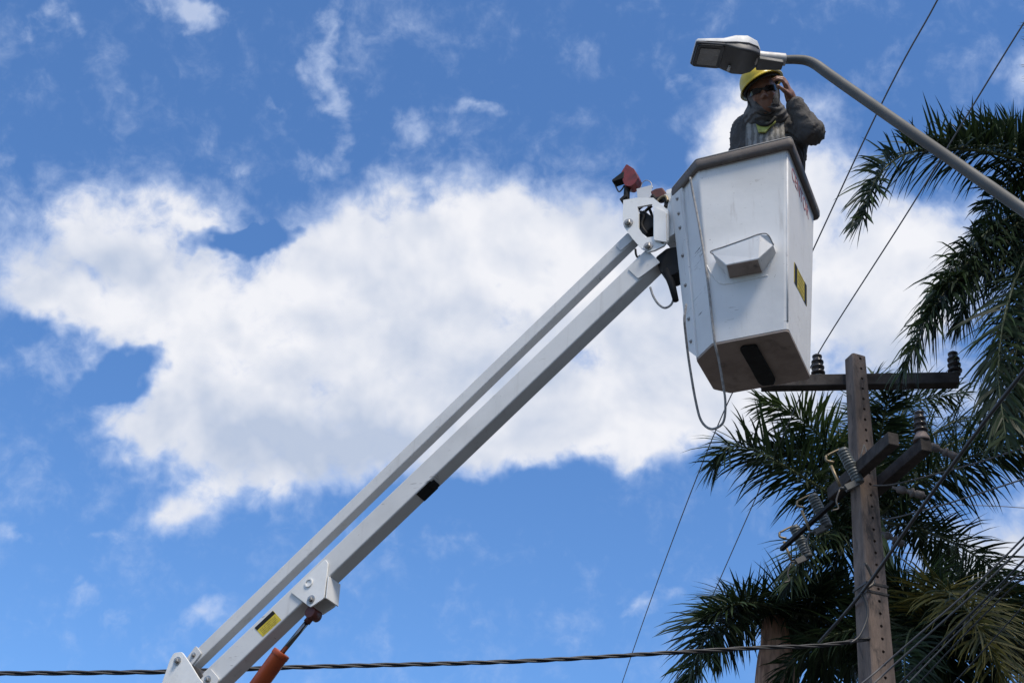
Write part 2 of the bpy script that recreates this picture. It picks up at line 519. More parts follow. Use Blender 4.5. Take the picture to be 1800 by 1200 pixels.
M['pink_base'] = mat('weathered insulator foot', (0.20, 0.15, 0.135), 0.7, col2=(0.12, 0.095, 0.09), scale=16)
M['brass'] = mat('dull bronze', (0.21, 0.165, 0.10), 0.5, metal=0.5, col2=(0.28, 0.22, 0.14), scale=20)
M['wire'] = mat('weathered conductor', (0.19, 0.19, 0.20), 0.6, metal=0.2)
M['cable'] = mat('black insulated cable', (0.022, 0.022, 0.024), 0.5)
M['greycable'] = mat('grey insulated cable', (0.11, 0.105, 0.105), 0.55)
M['trunk'] = mat('grey palm trunk', (0.20, 0.17, 0.14), 0.9, col2=(0.12, 0.10, 0.085), scale=5, stretch=(1, 1, 3), bump=0.6, bscale=14)
M['fibre'] = mat('brown palm sheath', (0.60, 0.35, 0.235), 0.85, col2=(0.29, 0.16, 0.11), scale=16, stretch=(1, 1, 0.12), lo=0.38, hi=0.62, bump=0.7, bscale=26)
M['shaft'] = mat('green crownshaft', (0.09, 0.13, 0.05), 0.5, col2=(0.06, 0.09, 0.035), scale=6, stretch=(1, 1, 0.2))
M['rachis'] = mat('palm midrib', (0.10, 0.115, 0.045), 0.6, col2=(0.07, 0.085, 0.035), scale=8)
M['leaf'] = leaf_mat('palm leaflet', (0.014, 0.026, 0.014), (0.042, 0.070, 0.024), (0.26, 0.21, 0.06), 0.0)
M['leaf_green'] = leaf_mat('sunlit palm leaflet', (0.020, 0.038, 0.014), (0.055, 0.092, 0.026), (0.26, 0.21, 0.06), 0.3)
M['leaf_dry'] = leaf_mat('ageing palm leaflet', (0.020, 0.030, 0.013), (0.045, 0.062, 0.020), (0.24, 0.20, 0.05), 1.0)

# ------------------------------------------------------------------ ground
g = MB()
g.add([(-1500, -1500, 0), (1500, -1500, 0), (1500, 1500, 0), (-1500, 1500, 0)], [(0, 1, 2, 3)])
go = g.build('ground', M['ground'])
go['kind'] = 'structure'

# ------------------------------------------------------------------ unseen building, added off to the right to shade the boom underside
M['stucco'] = mat('brown stucco', (0.26, 0.21, 0.17), 0.9, col2=(0.21, 0.17, 0.14), scale=1.5)
M['slab'] = mat('concrete slab', (0.3, 0.29, 0.27), 0.9)
M['pane'] = mat('window pane', (0.03, 0.035, 0.04), 0.1)
blocker = thing('light_blocker', (16, -9, 0), 'plain brown three-storey block added unseen beyond the right edge to shade the boom', 'light blocker')
b = MB()
X_, Y_, Z_ = Vector((1, 0, 0)), Vector((0, 1, 0)), Vector((0, 0, 1))
b.box(Vector((16, -9, 5.6)), X_, Y_, Z_, 6.5, 14, 5.6)
b.build('wall', M['stucco'], blocker)
b = MB()
b.box(Vector((16, -9, 11.35)), X_, Y_, Z_, 7.0, 14.5, 0.15)
b.build('roof', M['slab'], blocker)
wm = MB()
wm.box(Vector((0, 0, 0)), X_, Y_, Z_, 0.03, 0.6, 0.7)
wme = wm.mesh('window')
wme.materials.append(M['pane'])
for fl_ in range(3):
    for k in range(9):
        place('window', wme, blocker, Matrix.Translation((9.49, -21 + 3 * k, 2.1 + 3.6 * fl_)))

# ------------------------------------------------------------------ aerial lift: bucket and booms
BN = EYE + Vector((1.3177, 5.1062, 4.7712))                    # nearest rim corner of the bucket
BUP = Vector((-0.0533, -0.0351, 1)).normalized()
BA = Vector((-math.cos(0.444), math.sin(0.444), 0))
BA = (BA - BUP * BA.dot(BUP)).normalized()                   # along the front, to the left
BB = BUP.cross(BA).normalized()
if BB.y < 0:
    BB = -BB                                                 # along the right side, away
W1, D1, W0, D0, BH = 0.6896, 0.6658, 0.4836, 0.4879, 1.0654
TA, TB = 0.1267, 0.0781


def bucket_ring(h, inset=0.0, cr=0.022, n=3):
    """outline of the bucket at height fraction h (0 floor, 1 rim)"""
    W, D = lerp(W0, W1, h), lerp(D0, D1, h)
    u0, v0 = lerp(TA, 0, h), lerp(TB, 0, h)
    cf, cb = lerp(0.1137, 0.1915, h), lerp(0.0723, 0.1915, h)
    i = inset
    pl = [(i, i), (W - cf, i), (W - i, cf), (W - i, D - cb), (W - cb, D - i), (i, D - i)]
    pts = [Vector((u + u0, v + v0, 0)) for u, v in pl]
    pts = rounded(pts, [cr, 0.010, 0.010, 0.010, 0.010, cr], n)
    o = BN - BUP * (BH * (1 - h))
    return [o + BA * p.x + BB * p.y for p in pts]


WI = lambda h: 0.022 * h                                     # the wall stands in from the rim


lift = thing('aerial_lift', (-1.25, 7.1, 0), 'white aerial work platform with twin parallel booms, orange cylinder and a bucket', 'aerial lift')
sh = MB()
hs = [0.0, 0.03, 0.3, 0.6, 0.96]
outer = [bucket_ring(h, WI(h)) for h in hs]
inner = [bucket_ring(h, WI(h) + 0.012) for h in (0.96, 0.5, 0.03)]
sh.loft(outer + inner, cap=True)
bucket = sh.build('bucket', M['fibreglass'], lift)
for p_ in bucket.data.polygons:
    p_.use_smooth = False
# floor pan under the bucket
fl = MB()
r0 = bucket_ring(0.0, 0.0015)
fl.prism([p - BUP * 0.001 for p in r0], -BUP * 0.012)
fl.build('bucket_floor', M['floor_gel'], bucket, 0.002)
fpl = (BN - BUP * (BH + 0.014), BUP)
ru = MB()
ru.prism(rounded([at(x, y, plane=fpl) for x, y in ((1300, 611), (1306, 606), (1330, 604), (1334, 612), (1350, 640), (1363, 664), (1360, 672), (1340, 674), (1332, 668), (1318, 642))], 0.012), -BUP * 0.016)
ru.build('drain_mat', M['black'], bucket, 0.004)
# rim: rolled rubber edge swept round the opening
ri = MB()
prof = [(0.030, -0.052), (0.006, -0.058), (-0.002, -0.040), (-0.004, -0.012), (0.002, 0.0), (0.012, 0.006), (0.030, 0.004), (0.042, -0.006), (0.044, -0.03)]
rings = []
r_out = {i: bucket_ring(1.0, i) for i, _ in prof}
cols = [[p + BUP * hgt for p in r_out[i]] for i, hgt in prof]
nr = len(cols[0])
rings = [[c[k] for c in cols] for k in range(nr)] + [[c[0] for c in cols]]
ri.loft(rings, cap=False, smooth=True)
ri.build('rim', M['rim'], bucket)
# thin worn pipe along the rim top
pi_ = MB()
rr = bucket_ring(1.0, 0.004)
pi_.tube([p + BUP * 0.004 for p in rr] + [rr[0] + BUP * 0.004], 0.0055, 8, False)
pi_.build('rim_bead', M['seam'], bucket)

# front face plane and the moulded toe step
_f = [BN + BA * 0.1 + BB * 0.022, BN + BA * 0.4 + BB * 0.022, BN - BUP * BH + BA * 0.25 + BB * TB]
FN = (_f[1] - _f[0]).cross(_f[2] - _f[0]).normalized()
if FN.y > 0:
    FN = -FN
FPL = (_f[0], FN)


def onf(x, y, off=0.0):
    return at(x, y, plane=(FPL[0] + FN * off, FN))


st = MB()
SO = 0.080
A2, B3, B4, C2 = onf(1250, 442, SO), onf(1336, 411.5, SO), onf(1350, 413, SO * 0.9), onf(1360, 431, SO * 0.62)
G_, H_ = onf(1276, 466, 0.102), onf(1333, 455, 0.102)
D_, E_ = onf(1341, 479, -0.003), onf(1282, 490, -0.003)
A_, B_, B5, C_ = [p - FN * (k + 0.003) - BUP * 0.012 for p, k in ((A2, SO), (B3, SO), (B4, SO * 0.9), (C2, SO * 0.62))]
F_ = lerp(A_, E_, 0.35)
F2 = lerp(A2, G_, 0.25) - FN * 0.004 + BA * 0.006
st.add([A_, B_, B5, C_, D_, E_, F_, A2, B3, B4, C2, G_, H_, F2],
       [(7, 13, 11, 12, 8), (8, 12, 10, 9), (10, 12, 4, 3), (11, 5, 4, 12), (0, 6, 13, 7), (6, 5, 11, 13), (0, 7, 8, 1), (1, 8, 9, 2), (2, 9, 10, 3)])
stepo = st.build('toe_step', M['fibreglass'], bucket, 0.005, 3)
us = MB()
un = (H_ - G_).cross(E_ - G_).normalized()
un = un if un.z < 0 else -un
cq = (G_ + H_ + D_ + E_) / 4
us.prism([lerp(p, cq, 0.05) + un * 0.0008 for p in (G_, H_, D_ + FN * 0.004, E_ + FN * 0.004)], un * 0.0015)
us.build('step_underside', M['floor_gel'], bucket)  # thin dark brown plate laid over the white underside
sm_ = MB()
sm_.tube(spline([p + BUP * 0.001 for p in (lerp(A2, F2, .8), A2 + FN * 0.001, lerp(A2, B3, .3), lerp(A2, B3, .7), B3, B4, C2)], 5), 0.0032, 6)
sm_.build('step_seam', M['seam'], bucket)
sm2 = MB()
sm2.tube(spline([onf(*q, 0.0) for q in ((1242, 466), (1252, 484), (1268, 499), (1300, 495), (1330, 489), (1350, 484))], 5), 0.0032, 6)
sm2.build('step_ridge', M['fibreglass'], bucket)
# worn corner bead between the front and the right side
cbd = MB()
cn = [bucket_ring(h, WI(h), 0.022, 4)[2] for h in (0.04, 0.3, 0.6, 0.93)]
cbd.tube([p + (BA + BB) * 0.001 for p in cn], 0.0055, 8)
cbd.build('corner_bead', M['fibreglass'], bucket)

# mounting rail on the chamfer, with bolts
rail = MB()
lo_, hi_ = bucket_ring(0.02, 0.001, 0, 1), bucket_ring(0.93, 0.0205, 0, 1)
# with cr=0 the first corner is one point, each chamfer corner two
ch_n = (hi_[3] - hi_[2]).normalized()
CHN = None
q0, q1 = hi_[1], hi_[3]                                       # front edge of the chamfer, left edge of the chamfer (top)
l0, l1 = lo_[1], lo_[3]
CHN = (q1 - q0).cross(l0 - q0).normalized()
if CHN.dot(EYE - q0) < 0:
    CHN = -CHN
ra_t, rb_t, ra_b, rb_b = lerp(q0, q1, 0.62), lerp(q0, q1, 0.98), lerp(l0, l1, 0.62), lerp(l0, l1, 0.98)
chp = (q0, CHN)
ra_t, rb_t, ra_b, rb_b = [at(x, y, plane=chp) for x, y in ((1203, 330), (1183, 341), (1229, 628), (1213, 616))]
rail.prism([ra_t, rb_t, rb_b, ra_b], CHN * 0.016)
rail.build('mounting_rail', M['fibreglass'], bucket, 0.003)


def bolt_mesh(r=0.012, name='bolt'):
    b = MB()
    z = Vector((0, 0, 1))
    b.lathe(Vector((0, 0, 0)), z, [(r * 1.55, 0), (r * 1.55, r * 0.25)], 16, False)
    b.lathe(Vector((0, 0, r * 0.25)), z, [(r, 0), (r, r * 0.75), (r * 0.8, r * 0.9)], 6, False)
    b.lathe(Vector((0, 0, r * 0.9)), z, [(r * 0.55, 0), (r * 0.5, r * 0.5)], 10, False)
    return b.mesh(name)


BOLT = bolt_mesh()
BOLT.materials.append(M['steel'])


def bolt(parent, p, n, s=1.0, name='bolt', me=None):
    x, y, z = frame_of(n)
    return place(name, me or BOLT, parent, mat4(p, x, y, z) @ Matrix.Scale(s, 4))


for t in (0.06, 0.155, 0.245, 0.42, 0.6, 0.8, 0.93):
    bolt(bucket, lerp(lerp(ra_t, rb_t, 0.45), lerp(ra_b, rb_b, 0.45), t) + CHN * 0.016, CHN, 0.6)

# right side: faded red lettering and warning sticker
_r = [BN + BA * 0.022 + BB * 0.1, BN + BA * 0.022 + BB * 0.5, BN - BUP * BH + BA * TA + BB * 0.3]
RN = (_r[1] - _r[0]).cross(_r[2] - _r[0]).normalized()
if RN.x < 0:
    RN = -RN
RPL = (_r[0], RN)


def onr(x, y, off=0.0):
    return at(x, y, plane=(RPL[0] + RN * off, RN))


ex = BB - RN * BB.dot(RN)
ex.normalize()
ey = RN.cross(ex).normalized()
if ey.z < 0:
    ey = -ey


def text_mesh(txt, size):
    cu = bpy.data.curves.new('lettering', 'FONT')
    cu.body, cu.size, cu.extrude = txt, size, 0.0006
    tmp = bpy.data.objects.new('lettering_source', cu)
    COL.objects.link(tmp)
    dg = bpy.context.evaluated_depsgraph_get()
    me = bpy.data.meshes.new_from_object(tmp.evaluated_get(dg))
    bpy.data.objects.remove(tmp)
    bpy.data.curves.remove(cu)
    return me


tm = text_mesh('CENTOR', 0.105)
tm.materials.append(M['red_letter'])
p0 = onr(1391.5, 310, 0.0015)
place('lettering', tm, bucket, mat4(p0, ex, ey, RN) @ Matrix.Diagonal((0.93, 1, 1, 1)))
sk = MB()
sc4 = [onr(*q, 0.0012) for q in ((1396, 460), (1418, 503), (1418, 538), (1396, 495))]
sk.prism(sc4, RN * 0.0008)
stick = sk.build('warning_sticker', M['yellow_sticker'], bucket)
sk = MB()
e0, e1, e2, e3 = [p + RN * 0.0012 for p in sc4]
sk.prism([lerp(e0, e1, .03), lerp(e0, e1, .22), lerp(e3, e2, .22), lerp(e3, e2, .03)], RN * 0.0006)
sk.build('black_print', M['black'], stick)
sk = MB()
sk.prism([lerp(e0, e1, .80), lerp(e0, e1, .97), lerp(e3, e2, .97), lerp(e3, e2, .80)], RN * 0.0006)
sk.build('black_print', M['black'], stick)

def fine_print(quad, n, rows, parent, seed):
    """rows of tiny dark dashes printed on a sticker; quad = top left, top right, bottom right, bottom left"""
    rng = random.Random(seed)
    b = MB()
    a, e, c, d = quad
    for i in range(rows):
        v0 = (i + 0.25) / rows
        v1 = v0 + 0.42 / rows
        u = 0.06
        while u < 0.92:
            w = min(rng.uniform(0.03, 0.10), 0.94 - u)
            b.add([lerp(lerp(a, e, x), lerp(d, c, x), y) + n * 0.0006 for x, y in ((u, v0), (u + w, v0), (u + w, v1), (u, v1))], [(0, 1, 2, 3)])
            u += w + rng.uniform(0.015, 0.03)
    o = b.build('fine_print', M['faded_print'], parent)
    o['kind'] = 'stuff'
    return o


fine_print([lerp(e0, e1, .28) , lerp(e0, e1, .76), lerp(e3, e2, .76), lerp(e3, e2, .28)], RN, 5, stick, 3)

# booms: a main boom and a thinner levelling boom above it, in one upright plane
BLO, BHI = at(400, 1155, 7.10), at(1150, 465, 7.16)
BT = (BHI - BLO).normalized()
BS = BT.cross(Vector((0, 0, 1))).normalized()
if BS.y > 0:
    BS = -BS                                                  # sideways, towards the viewer
BNU = BS.cross(BT)
if BNU.z < 0:
    BNU = -BNU                                                # upwards across the boom


def onb(x, y, off=0.0):
    return at(x, y, plane=(BHI + BS * off, BS))


MH, MWD = 0.126, 0.092                                        # main boom height and width
LH, LWD = 0.075, 0.058                                        # levelling boom


def boom_axis(e0, e1, hgt, wid):
    """axis from the lower near edge of the side face"""
    return onb(*e0, wid / 2) + BNU * hgt / 2 - BS * wid / 2, onb(*e1, wid / 2) + BNU * hgt / 2 - BS * wid / 2


ma, mb_ = boom_axis((580, 1011.5), (1126, 489.5), MH, MWD)
la, lb = boom_axis((480, 1035), (1112, 424), LH, LWD)
md, ld = (mb_ - ma).normalized(), (lb - la).normalized()
mend = mb_ + md * 0.13
mstart = ma - md * 1.06
mbm = MB()
mbm.bar(mstart, mend, BS, MWD, MH)
mboom = mbm.build('main_boom', M['boom'], lift, 0.009, 3)
lbm = MB()
lstart, lend = la - ld * 0.60, lb + ld * 0.02
lbm.bar(lstart, lend, BS, LWD, LH)
lboom = lbm.build('levelling_boom', M['boom'], lift, 0.007, 3)


def side_plate(poly_px, off, th, name, m, parent, r=0.01, bevel=0.002):
    b = MB()
    b.prism(rounded([onb(x, y, off) for x, y in poly_px], r, 3), BS * th)
    return b.build(name, m, parent, bevel)


# welded end sleeves
side_plate([(1104, 474), (1140, 441), (1161, 462), (1122, 491)], MWD / 2, 0.006, 'end_plate', M['boom'], mboom)
side_plate([(1083, 432), (1106, 411), (1116, 420), (1091, 442)], LWD / 2, 0.005, 'end_plate', M['boom'], lboom)
# sticker on the main boom
so_ = MWD / 2 + 0.0005
s4 = [onb(*q, so_) for q in ((447.5, 1103), (480, 1072.5), (494.5, 1088.5), (462, 1118.5))]
b = MB()
b.prism(s4, BS * 0.0008)
stick = b.build('warning_sticker', M['yellow_sticker'], mboom)
b = MB()
h4 = [p + BS * 0.001 for p in s4]
b.prism([lerp(h4[0], h4[1], .01), lerp(h4[0], h4[1], .99), lerp(lerp(h4[0], h4[1], .99), lerp(h4[3], h4[2], .99), .30), lerp(lerp(h4[0], h4[1], .01), lerp(h4[3], h4[2], .01), .30)], BS * 0.0006)
b.build('black_print', M['black'], stick)
fine_print([lerp(lerp(h4[0], h4[1], x), lerp(h4[3], h4[2], x), y) for x, y in ((.04, .40), (.96, .40), (.96, .95), (.04, .95))], BS, 4, stick, 5)
# lifting lug for the cylinder
lug = MB()
lpoly = [(573, 983), (578, 990), (576, 1012), (571, 1052), (547, 1068), (512, 1041), (541, 1013)]
lo2 = MWD / 2 + 0.001
front = rounded([onb(x, y, lo2) for x, y in lpoly], [.008, .008, .0, .01, .012, .008, .0], 3)
lug.prism(front, BS * 0.009)
lugo = lug.build('cylinder_lug', M['plate'], mboom, 0.002)
lug = MB()
lug.prism([p - BS * (MWD + 0.011) for p in front], BS * 0.009)
lug.build('cylinder_lug', M['plate'], mboom, 0.002)
lug = MB()
we = [onb(x, y, lo2 + 0.009) for x, y in ((577, 1012), (573, 1051))]
lug.bar(we[0] - BS * 0.055, we[1] - BS * 0.055, BS, 0.11, 0.008)
lug.build('lug_web', M['plate'], lugo, 0.002)
ring = MB()
rc = onb(543, 1024, lo2 + 0.009)
ring.lathe(rc, BS, [(0.024, 0.0), (0.024, 0.006), (0.017, 0.006), (0.017, 0.001)], 20, False)
ring.build('pin_boss', M['plate'], lugo)
bolt(lugo, onb(547, 1053, lo2 + 0.009), BS, 1.25)
# cylinder
c0, c1, c2 = onb(551, 1079), onb(496, 1146), onb(405, 1272)
b = MB()
b.lathe(c0 - BS * 0.035, BS, [(0.03, 0), (0.03, 0.07)], 20)
b.tube([c0, lerp(c0, c1, 0.22)], 0.019, 12)
eye_ = b.build('rod_eye', M['redbrown'], lift)
b = MB()
b.tube([lerp(c0, c1, 0.15), lerp(c0, c1, 1.1)], 0.0135, 14)
b.build('piston_rod', M['chrome'], lift)
b = MB()
b.tube([c1, lerp(c1, c2, .02), lerp(c1, c2, .06), lerp(c1, c2, .061), c2], [0.046, 0.0475, 0.0475, 0.045, 0.045], 24)
b.build('hydraulic_cylinder', M['orange'], lift, 0.002)
# clamp block under the main boom
b = MB()
k0 = onb(752, 862, 0) - BNU * 0.0
kc = ma + md * ((onb(748, 858) - ma).dot(md))
b.box(kc - BNU * (MH / 2 + 0.001), md, BS, BNU, 0.050, MWD / 2 - 0.004, 0.003)
b.box(kc - BNU * (MH / 2 + 0.002) + md * 0.045, md, BS, BNU, 0.022, 0.03, 0.006)
b.build('hose_clamp', M['black'], mboom, 0.003)

# tip bracket: two plates with a window, pins and black hydraulics between
win = [(1122, 366), (1147, 361), (1150, 366), (1150, 418), (1136, 420), (1124, 403), (1124, 378)]
outl = [(1097, 354), (1119, 350), (1150, 350), (1176, 372), (1176, 424), (1168, 434), (1152, 442), (1140, 445), (1128, 438), (1113, 421), (1099, 402), (1096, 390)]


def windowed(off, th):
    b = MB()
    no = 48
    cx_, cy_ = 1137, 392

    def ray(poly, a):
        best = None
        dx, dy = math.cos(a), math.sin(a)
        for i in range(len(poly)):
            (x1, y1), (x2, y2) = poly[i], poly[(i + 1) % len(poly)]
            ex_, ey_ = x2 - x1, y2 - y1
            den = dx * ey_ - dy * ex_
            if abs(den) < 1e-9:
                continue
            t = ((x1 - cx_) * ey_ - (y1 - cy_) * ex_) / den
            u_ = ((x1 - cx_) * dy - (y1 - cy_) * dx) / den
            if t > 0 and -1e-6 <= u_ <= 1 + 1e-6:
                best = t if best is None else max(best, t)
        return (cx_ + dx * best, cy_ + dy * best)
    angs = sorted(set([2 * math.pi * k / no for k in range(no)] + [math.atan2(y - cy_, x - cx_) % (2 * math.pi) for x, y in win + outl]))
    O = [onb(*ray(outl, a), off) for a in angs]
    I = [onb(*ray(win, a), off) for a in angs]
    n = len(angs)
    vs_ = O + I + [p + BS * th for p in O] + [p + BS * th for p in I]
    fs_ = []
    for i in range(n):
        j = (i + 1) % n
        fs_ += [(i, j, n + j, n + i), (2 * n + i, 3 * n + i, 3 * n + j, 2 * n + j), (i, 2 * n + i, 2 * n + j, j), (n + i, n + j, 3 * n + j, 3 * n + i)]
    b.add(vs_, fs_)
    return b


tip = windowed(0.058, 0.012).build('tip_bracket', M['plate'], lift, 0.002)
windowed(-0.070, 0.012).build('bracket_back_plate', M['plate'], tip, 0.002)
for (x, y, s_) in ((1104.5, 392.5, 1.5), (1139.5, 433.5, 1.45)):
    bolt(tip, onb(x, y, 0.0705), BS, s_)
    b = MB()
    b.tube([onb(x, y, -0.075), onb(x, y, 0.069)], 0.016, 14)
    b.build('pivot_pin', M['darksteel'], tip)
b = MB()
b.lathe(onb(1166, 423.5, 0.0703), BS, [(0.017, 0.0), (0.017, 0.005), (0.011, 0.005), (0.011, -0.004)], 16, False)
b.build('pin_boss', M['darksteel'], tip)
# black valve block, hoses and rotator between plates and bucket
b = MB()
b.box(onb(1138, 396, 0.0), BT, BS, BNU, 0.045, 0.04, 0.07)
b.build('valve_block', M['black'], tip, 0.008)
for i, q in enumerate((((1126, 372), (1132, 380), (1128, 396), (1138, 412)), ((1146, 362), (1134, 372), (1127, 388), (1130, 402)), ((1140, 364), (1146, 380), (1144, 400), (1140, 416)))):
    b = MB()
    b.tube(spline([onb(x, y, 0.045 - 0.02 * i) for x, y in q], 6), 0.008, 8)
    b.build('hydraulic_hose', M['black'], tip)
# right upright and bracket arm that reach the bucket
side_plate([(1151, 366), (1172, 376), (1173, 428), (1151, 424)], 0.072, 0.014, 'upright_cover', M['plate'], tip, 0.004)
side_plate([(1173, 352), (1190, 346), (1192, 420), (1174, 432)], -0.01, 0.05, 'mount_block', M['plate'], tip, 0.004)
side_plate([(1178, 346), (1225, 330), (1230, 430), (1180, 440)], -0.075, 0.06, 'mount_plate', M['plate'], tip, 0.004)
# rotator drum and black latch under the bracket
b = MB()
b.prism(rounded([onb(x, y, 0.035) for x, y in ((1152, 452), (1172, 436), (1196, 432), (1202, 474), (1176, 486), (1160, 478))], 0.012, 3), -BS * 0.10)
b.build('rotator_drum', M['black'], lift, 0.004)
b = MB()
b.tube([onb(1172, 476, 0.02), onb(1181, 500, 0.02), onb(1188, 528, 0.02)], [0.022, 0.02, 0.016], 12)
b.build('latch_arm', M['black'], lift)
b = MB()
b.tube(spline([onb(x, y, 0.01) for x, y in ((1143, 505), (1148, 520), (1157, 534), (1168, 541), (1179, 536), (1184, 524), (1182, 512))], 6), 0.006, 8)
b.build('hanging_hose', M['rope'], lift)
b = MB()
b.tube(spline([onb(x, y, 0.02) for x, y in ((1117, 438), (1118, 447), (1121, 452), (1126, 449))], 5), 0.006, 8)
b.build('short_hose', M['black'], lift)
# control levers on the bracket
b = MB()
hd = [(1101, 288), (1115, 297), (1122, 312), (1116, 322), (1108, 328), (1098, 326), (1094, 316), (1091, 304)]
b.prism(rounded([onb(x, y, 0.025) for x, y in hd], 0.01, 3), -BS * 0.06)
lever = b.build('lever_head', M['red'], lift, 0.012, 3)
b = MB()
b.tube([onb(1101, 352), onb(1102, 335), onb(1104, 322)], [0.018, 0.017, 0.02], 12)
b.box(onb(1099, 353), BT, BS, BNU, 0.02, 0.03, 0.012)
b.build('lever_post', M['black'], lever, 0.003)
b = MB()
b.prism(rounded([onb(x, y, 0.028) for x, y in ((1092, 303), (1097, 300), (1096, 313), (1088, 316), (1076, 320), (1075, 316))], 0.006, 2), -BS * 0.05)
b.build('lever_shield', M['black'], lever, 0.004)
b = MB()
b.tube(spline([onb(x, y, 0.0) for x, y in ((1079, 318), (1083, 329), (1088, 337), (1094, 332), (1097, 326))], 5), 0.0042, 8)
b.build('lever_guard', M['darksteel'], lever)
b = MB()
b.prism(rounded([onb(x, y, 0.04) for x, y in ((1143, 336), (1152, 331), (1164, 329), (1170, 337), (1168, 346), (1156, 349), (1146, 345))], 0.008, 3), -BS * 0.05)
valve = b.build('control_valve', M['redbrown'], lift, 0.008, 3)
b = MB()
b.tube(spline([onb(x, y, 0.03) for x, y in ((1148, 345), (1153, 352), (1162, 350), (1172, 355), (1171, 368))], 5), 0.016, 10)
b.build('valve_body', M['black'], valve)
b = MB()
b.tube(spline([onb(x, y, 0.045) for x, y in ((1153, 358), (1160, 349), (1170, 345), (1174, 354))], 5), 0.008, 8)
b.build('valve_pipe', M['brass'], valve)
b = MB()
b.tube(spline([onb(x, y, 0.0) for x, y in ((1143, 352), (1134, 358), (1124, 366), (1120, 372))], 5), 0.010, 8)
b.build('control_hose', M['black'], lift)
b = MB()
b.tube(spline([onb(x, y, 0.0) for x, y in ((1126, 332), (1129, 322), (1136, 317), (1144, 321), (1147, 331))], 6), 0.0022, 6)
b.build('wire_loop', M['steel'], lift)
b = MB()
b.tube(spline([onb(x, y, 0.02) for x, y in ((1119, 350), (1127, 352), (1137, 350), (1146, 346))], 6), 0.0035, 6)
b.build('thin_hose', M['steel'], lift)
b = MB()
b.prism([onb(x, y, 0.01) for x, y in ((1119, 332), (1146, 325), (1144, 350), (1121, 352))], -BS * 0.004)
b.build('splash_plate', M['lampwhite'], lift)

# elbow at the lower end, lower boom, turret and base
ELB = onb(338, 1232)
side_plate([(301, 1160), (308, 1148), (322, 1146), (336, 1166), (352, 1192), (372, 1215), (384, 1262), (300, 1275), (284, 1210)], 0.062, 0.012, 'elbow_plate', M['plate'], lift, 0.012)
side_plate([(301, 1160), (308, 1148), (322, 1146), (336, 1166), (352, 1192), (372, 1215), (384, 1262), (300, 1275), (284, 1210)], -0.074, 0.012, 'elbow_plate', M['plate'], lift, 0.012)
side_plate([(328, 1160), (346, 1135), (356, 1148), (337, 1172)], LWD / 2, 0.010, 'end_plate', M['boom'], lboom)
side_plate([(346, 1205), (371, 1174), (387, 1193), (372, 1226)], MWD / 2, 0.010, 'end_plate', M['boom'], mboom)
for (x, y, o_, s_) in ((312, 1161, 0.0745, 1.25), (340, 1151, LWD / 2 + 0.0105, 0.85), (365, 1194, MWD / 2 + 0.0105, 1.2)):
    bolt(lift, onb(x, y, o_), BS, s_, 'pivot_bolt')
b = MB()
b.prism(rounded([onb(x, y, 0.055) for x, y in ((338, 1168), (350, 1174), (360, 1196), (345, 1206), (336, 1186))], 0.006, 2), -BS * 0.11)
b.build('knuckle_block', M['darksteel'], lift, 0.003)
low = Vector((-1.25, 7.1, 1.5))
b = MB()
b.bar(onb(338, 1215), low, BS, 0.12, 0.17)
b.build('lower_boom', M['boom'], lift, 0.01)
b = MB()
b.lathe(Vector((-1.25, 7.1, 0)), Vector((0, 0, 1)), [(0.42, 0), (0.42, 0.05), (0.24, 0.06), (0.22, 1.1), (0.28, 1.12), (0.28, 1.24), (0.16, 1.26), (0.16, 1.6)], 28)
b.build('turret', M['boom'], lift)

# ------------------------------------------------------------------ rope hanging over the bucket
b = MB()
dA = (onf(1216, 320, 0.02) - EYE).dot(FW)
path = [(1213, 312, .03), (1218, 340, .012), (1226, 380, .012), (1238, 450, .012), (1247, 520, .012), (1256, 598, .012)]
pts = [onf(*q) for q in path]
dz = (pts[-1] - EYE).dot(FW)
pts += [at(x, y, dz + k) for x, y, k in ((1263, 630, .0), (1270, 670, .0), (1275, 705, .0), (1273, 737, .005), (1263, 750, .02), (1247, 753, .035), (1232, 738, .05), (1223, 705, .06), (1215, 660, .06), (1209, 620, .06), (1205, 585, .05), (1203, 560, .05), (1206, 535, .10))]
b.tube(spline(pts, 6), 0.0062, 8)
tag(b.build('rope', M['rope']), 'thin grey rope looped down the side of the white bucket', 'rope')

# ------------------------------------------------------------------ street lamp
LP0, LP1 = at(1376, 105, 6.70), at(1219, 94, 6.67)
LX = (LP1 - LP0).normalized()
LY = LX.cross(Vector((0, 0, 1))).normalized()
if LY.y > 0:
    LY = -LY
LZ = LX.cross(LY)
if LZ.z < 0:
    LZ = -LZ
LL = (LP1 - LP0).length


def lpt(x, y, z):
    return LP0 + LX * x + LY * y + LZ * z


arm_end = at(1800, 370, 5.6)
arm_mid = at(1480, 147, 6.50)
adir = (arm_end - arm_mid).normalized()
arm_base = arm_end + adir * 0.55
lamp = thing('street_lamp', (arm_base.x, arm_base.y, 0), 'street lamp with flat white luminaire on a bent galvanised arm, beside the worker', 'street lamp')
b = MB()
pth = [lpt(0.06, 0, 0), lpt(0.0, 0, 0), at(1400, 105, 6.685), at(1418, 107, 6.67), at(1434, 114, 6.64), at(1452, 127, 6.59), arm_mid] + [lerp(arm_mid, arm_base, k / 6) for k in range(1, 7)]
arm_pts = spline(pth[:7], 5)[:-1] + pth[6:]
b.tube(arm_pts, [0.0205 + 0.0055 * min(1, k / 22) for k in range(len(arm_pts))], 20)
b.build('lamp_arm', M['galv'], lamp)
b = MB()
b.tube([Vector((arm_base.x, arm_base.y, 0)), Vector((arm_base.x, arm_base.y, arm_base.z + 0.15))], [0.085, 0.055], 24)
b.build('lamp_post', M['galv'], lamp)
b = MB()
b.tube([lpt(-0.012, 0, 0.0), lpt(0.09, 0, 0), lpt(0.14, 0, 0.0)], [0.031, 0.033, 0.036], 20)
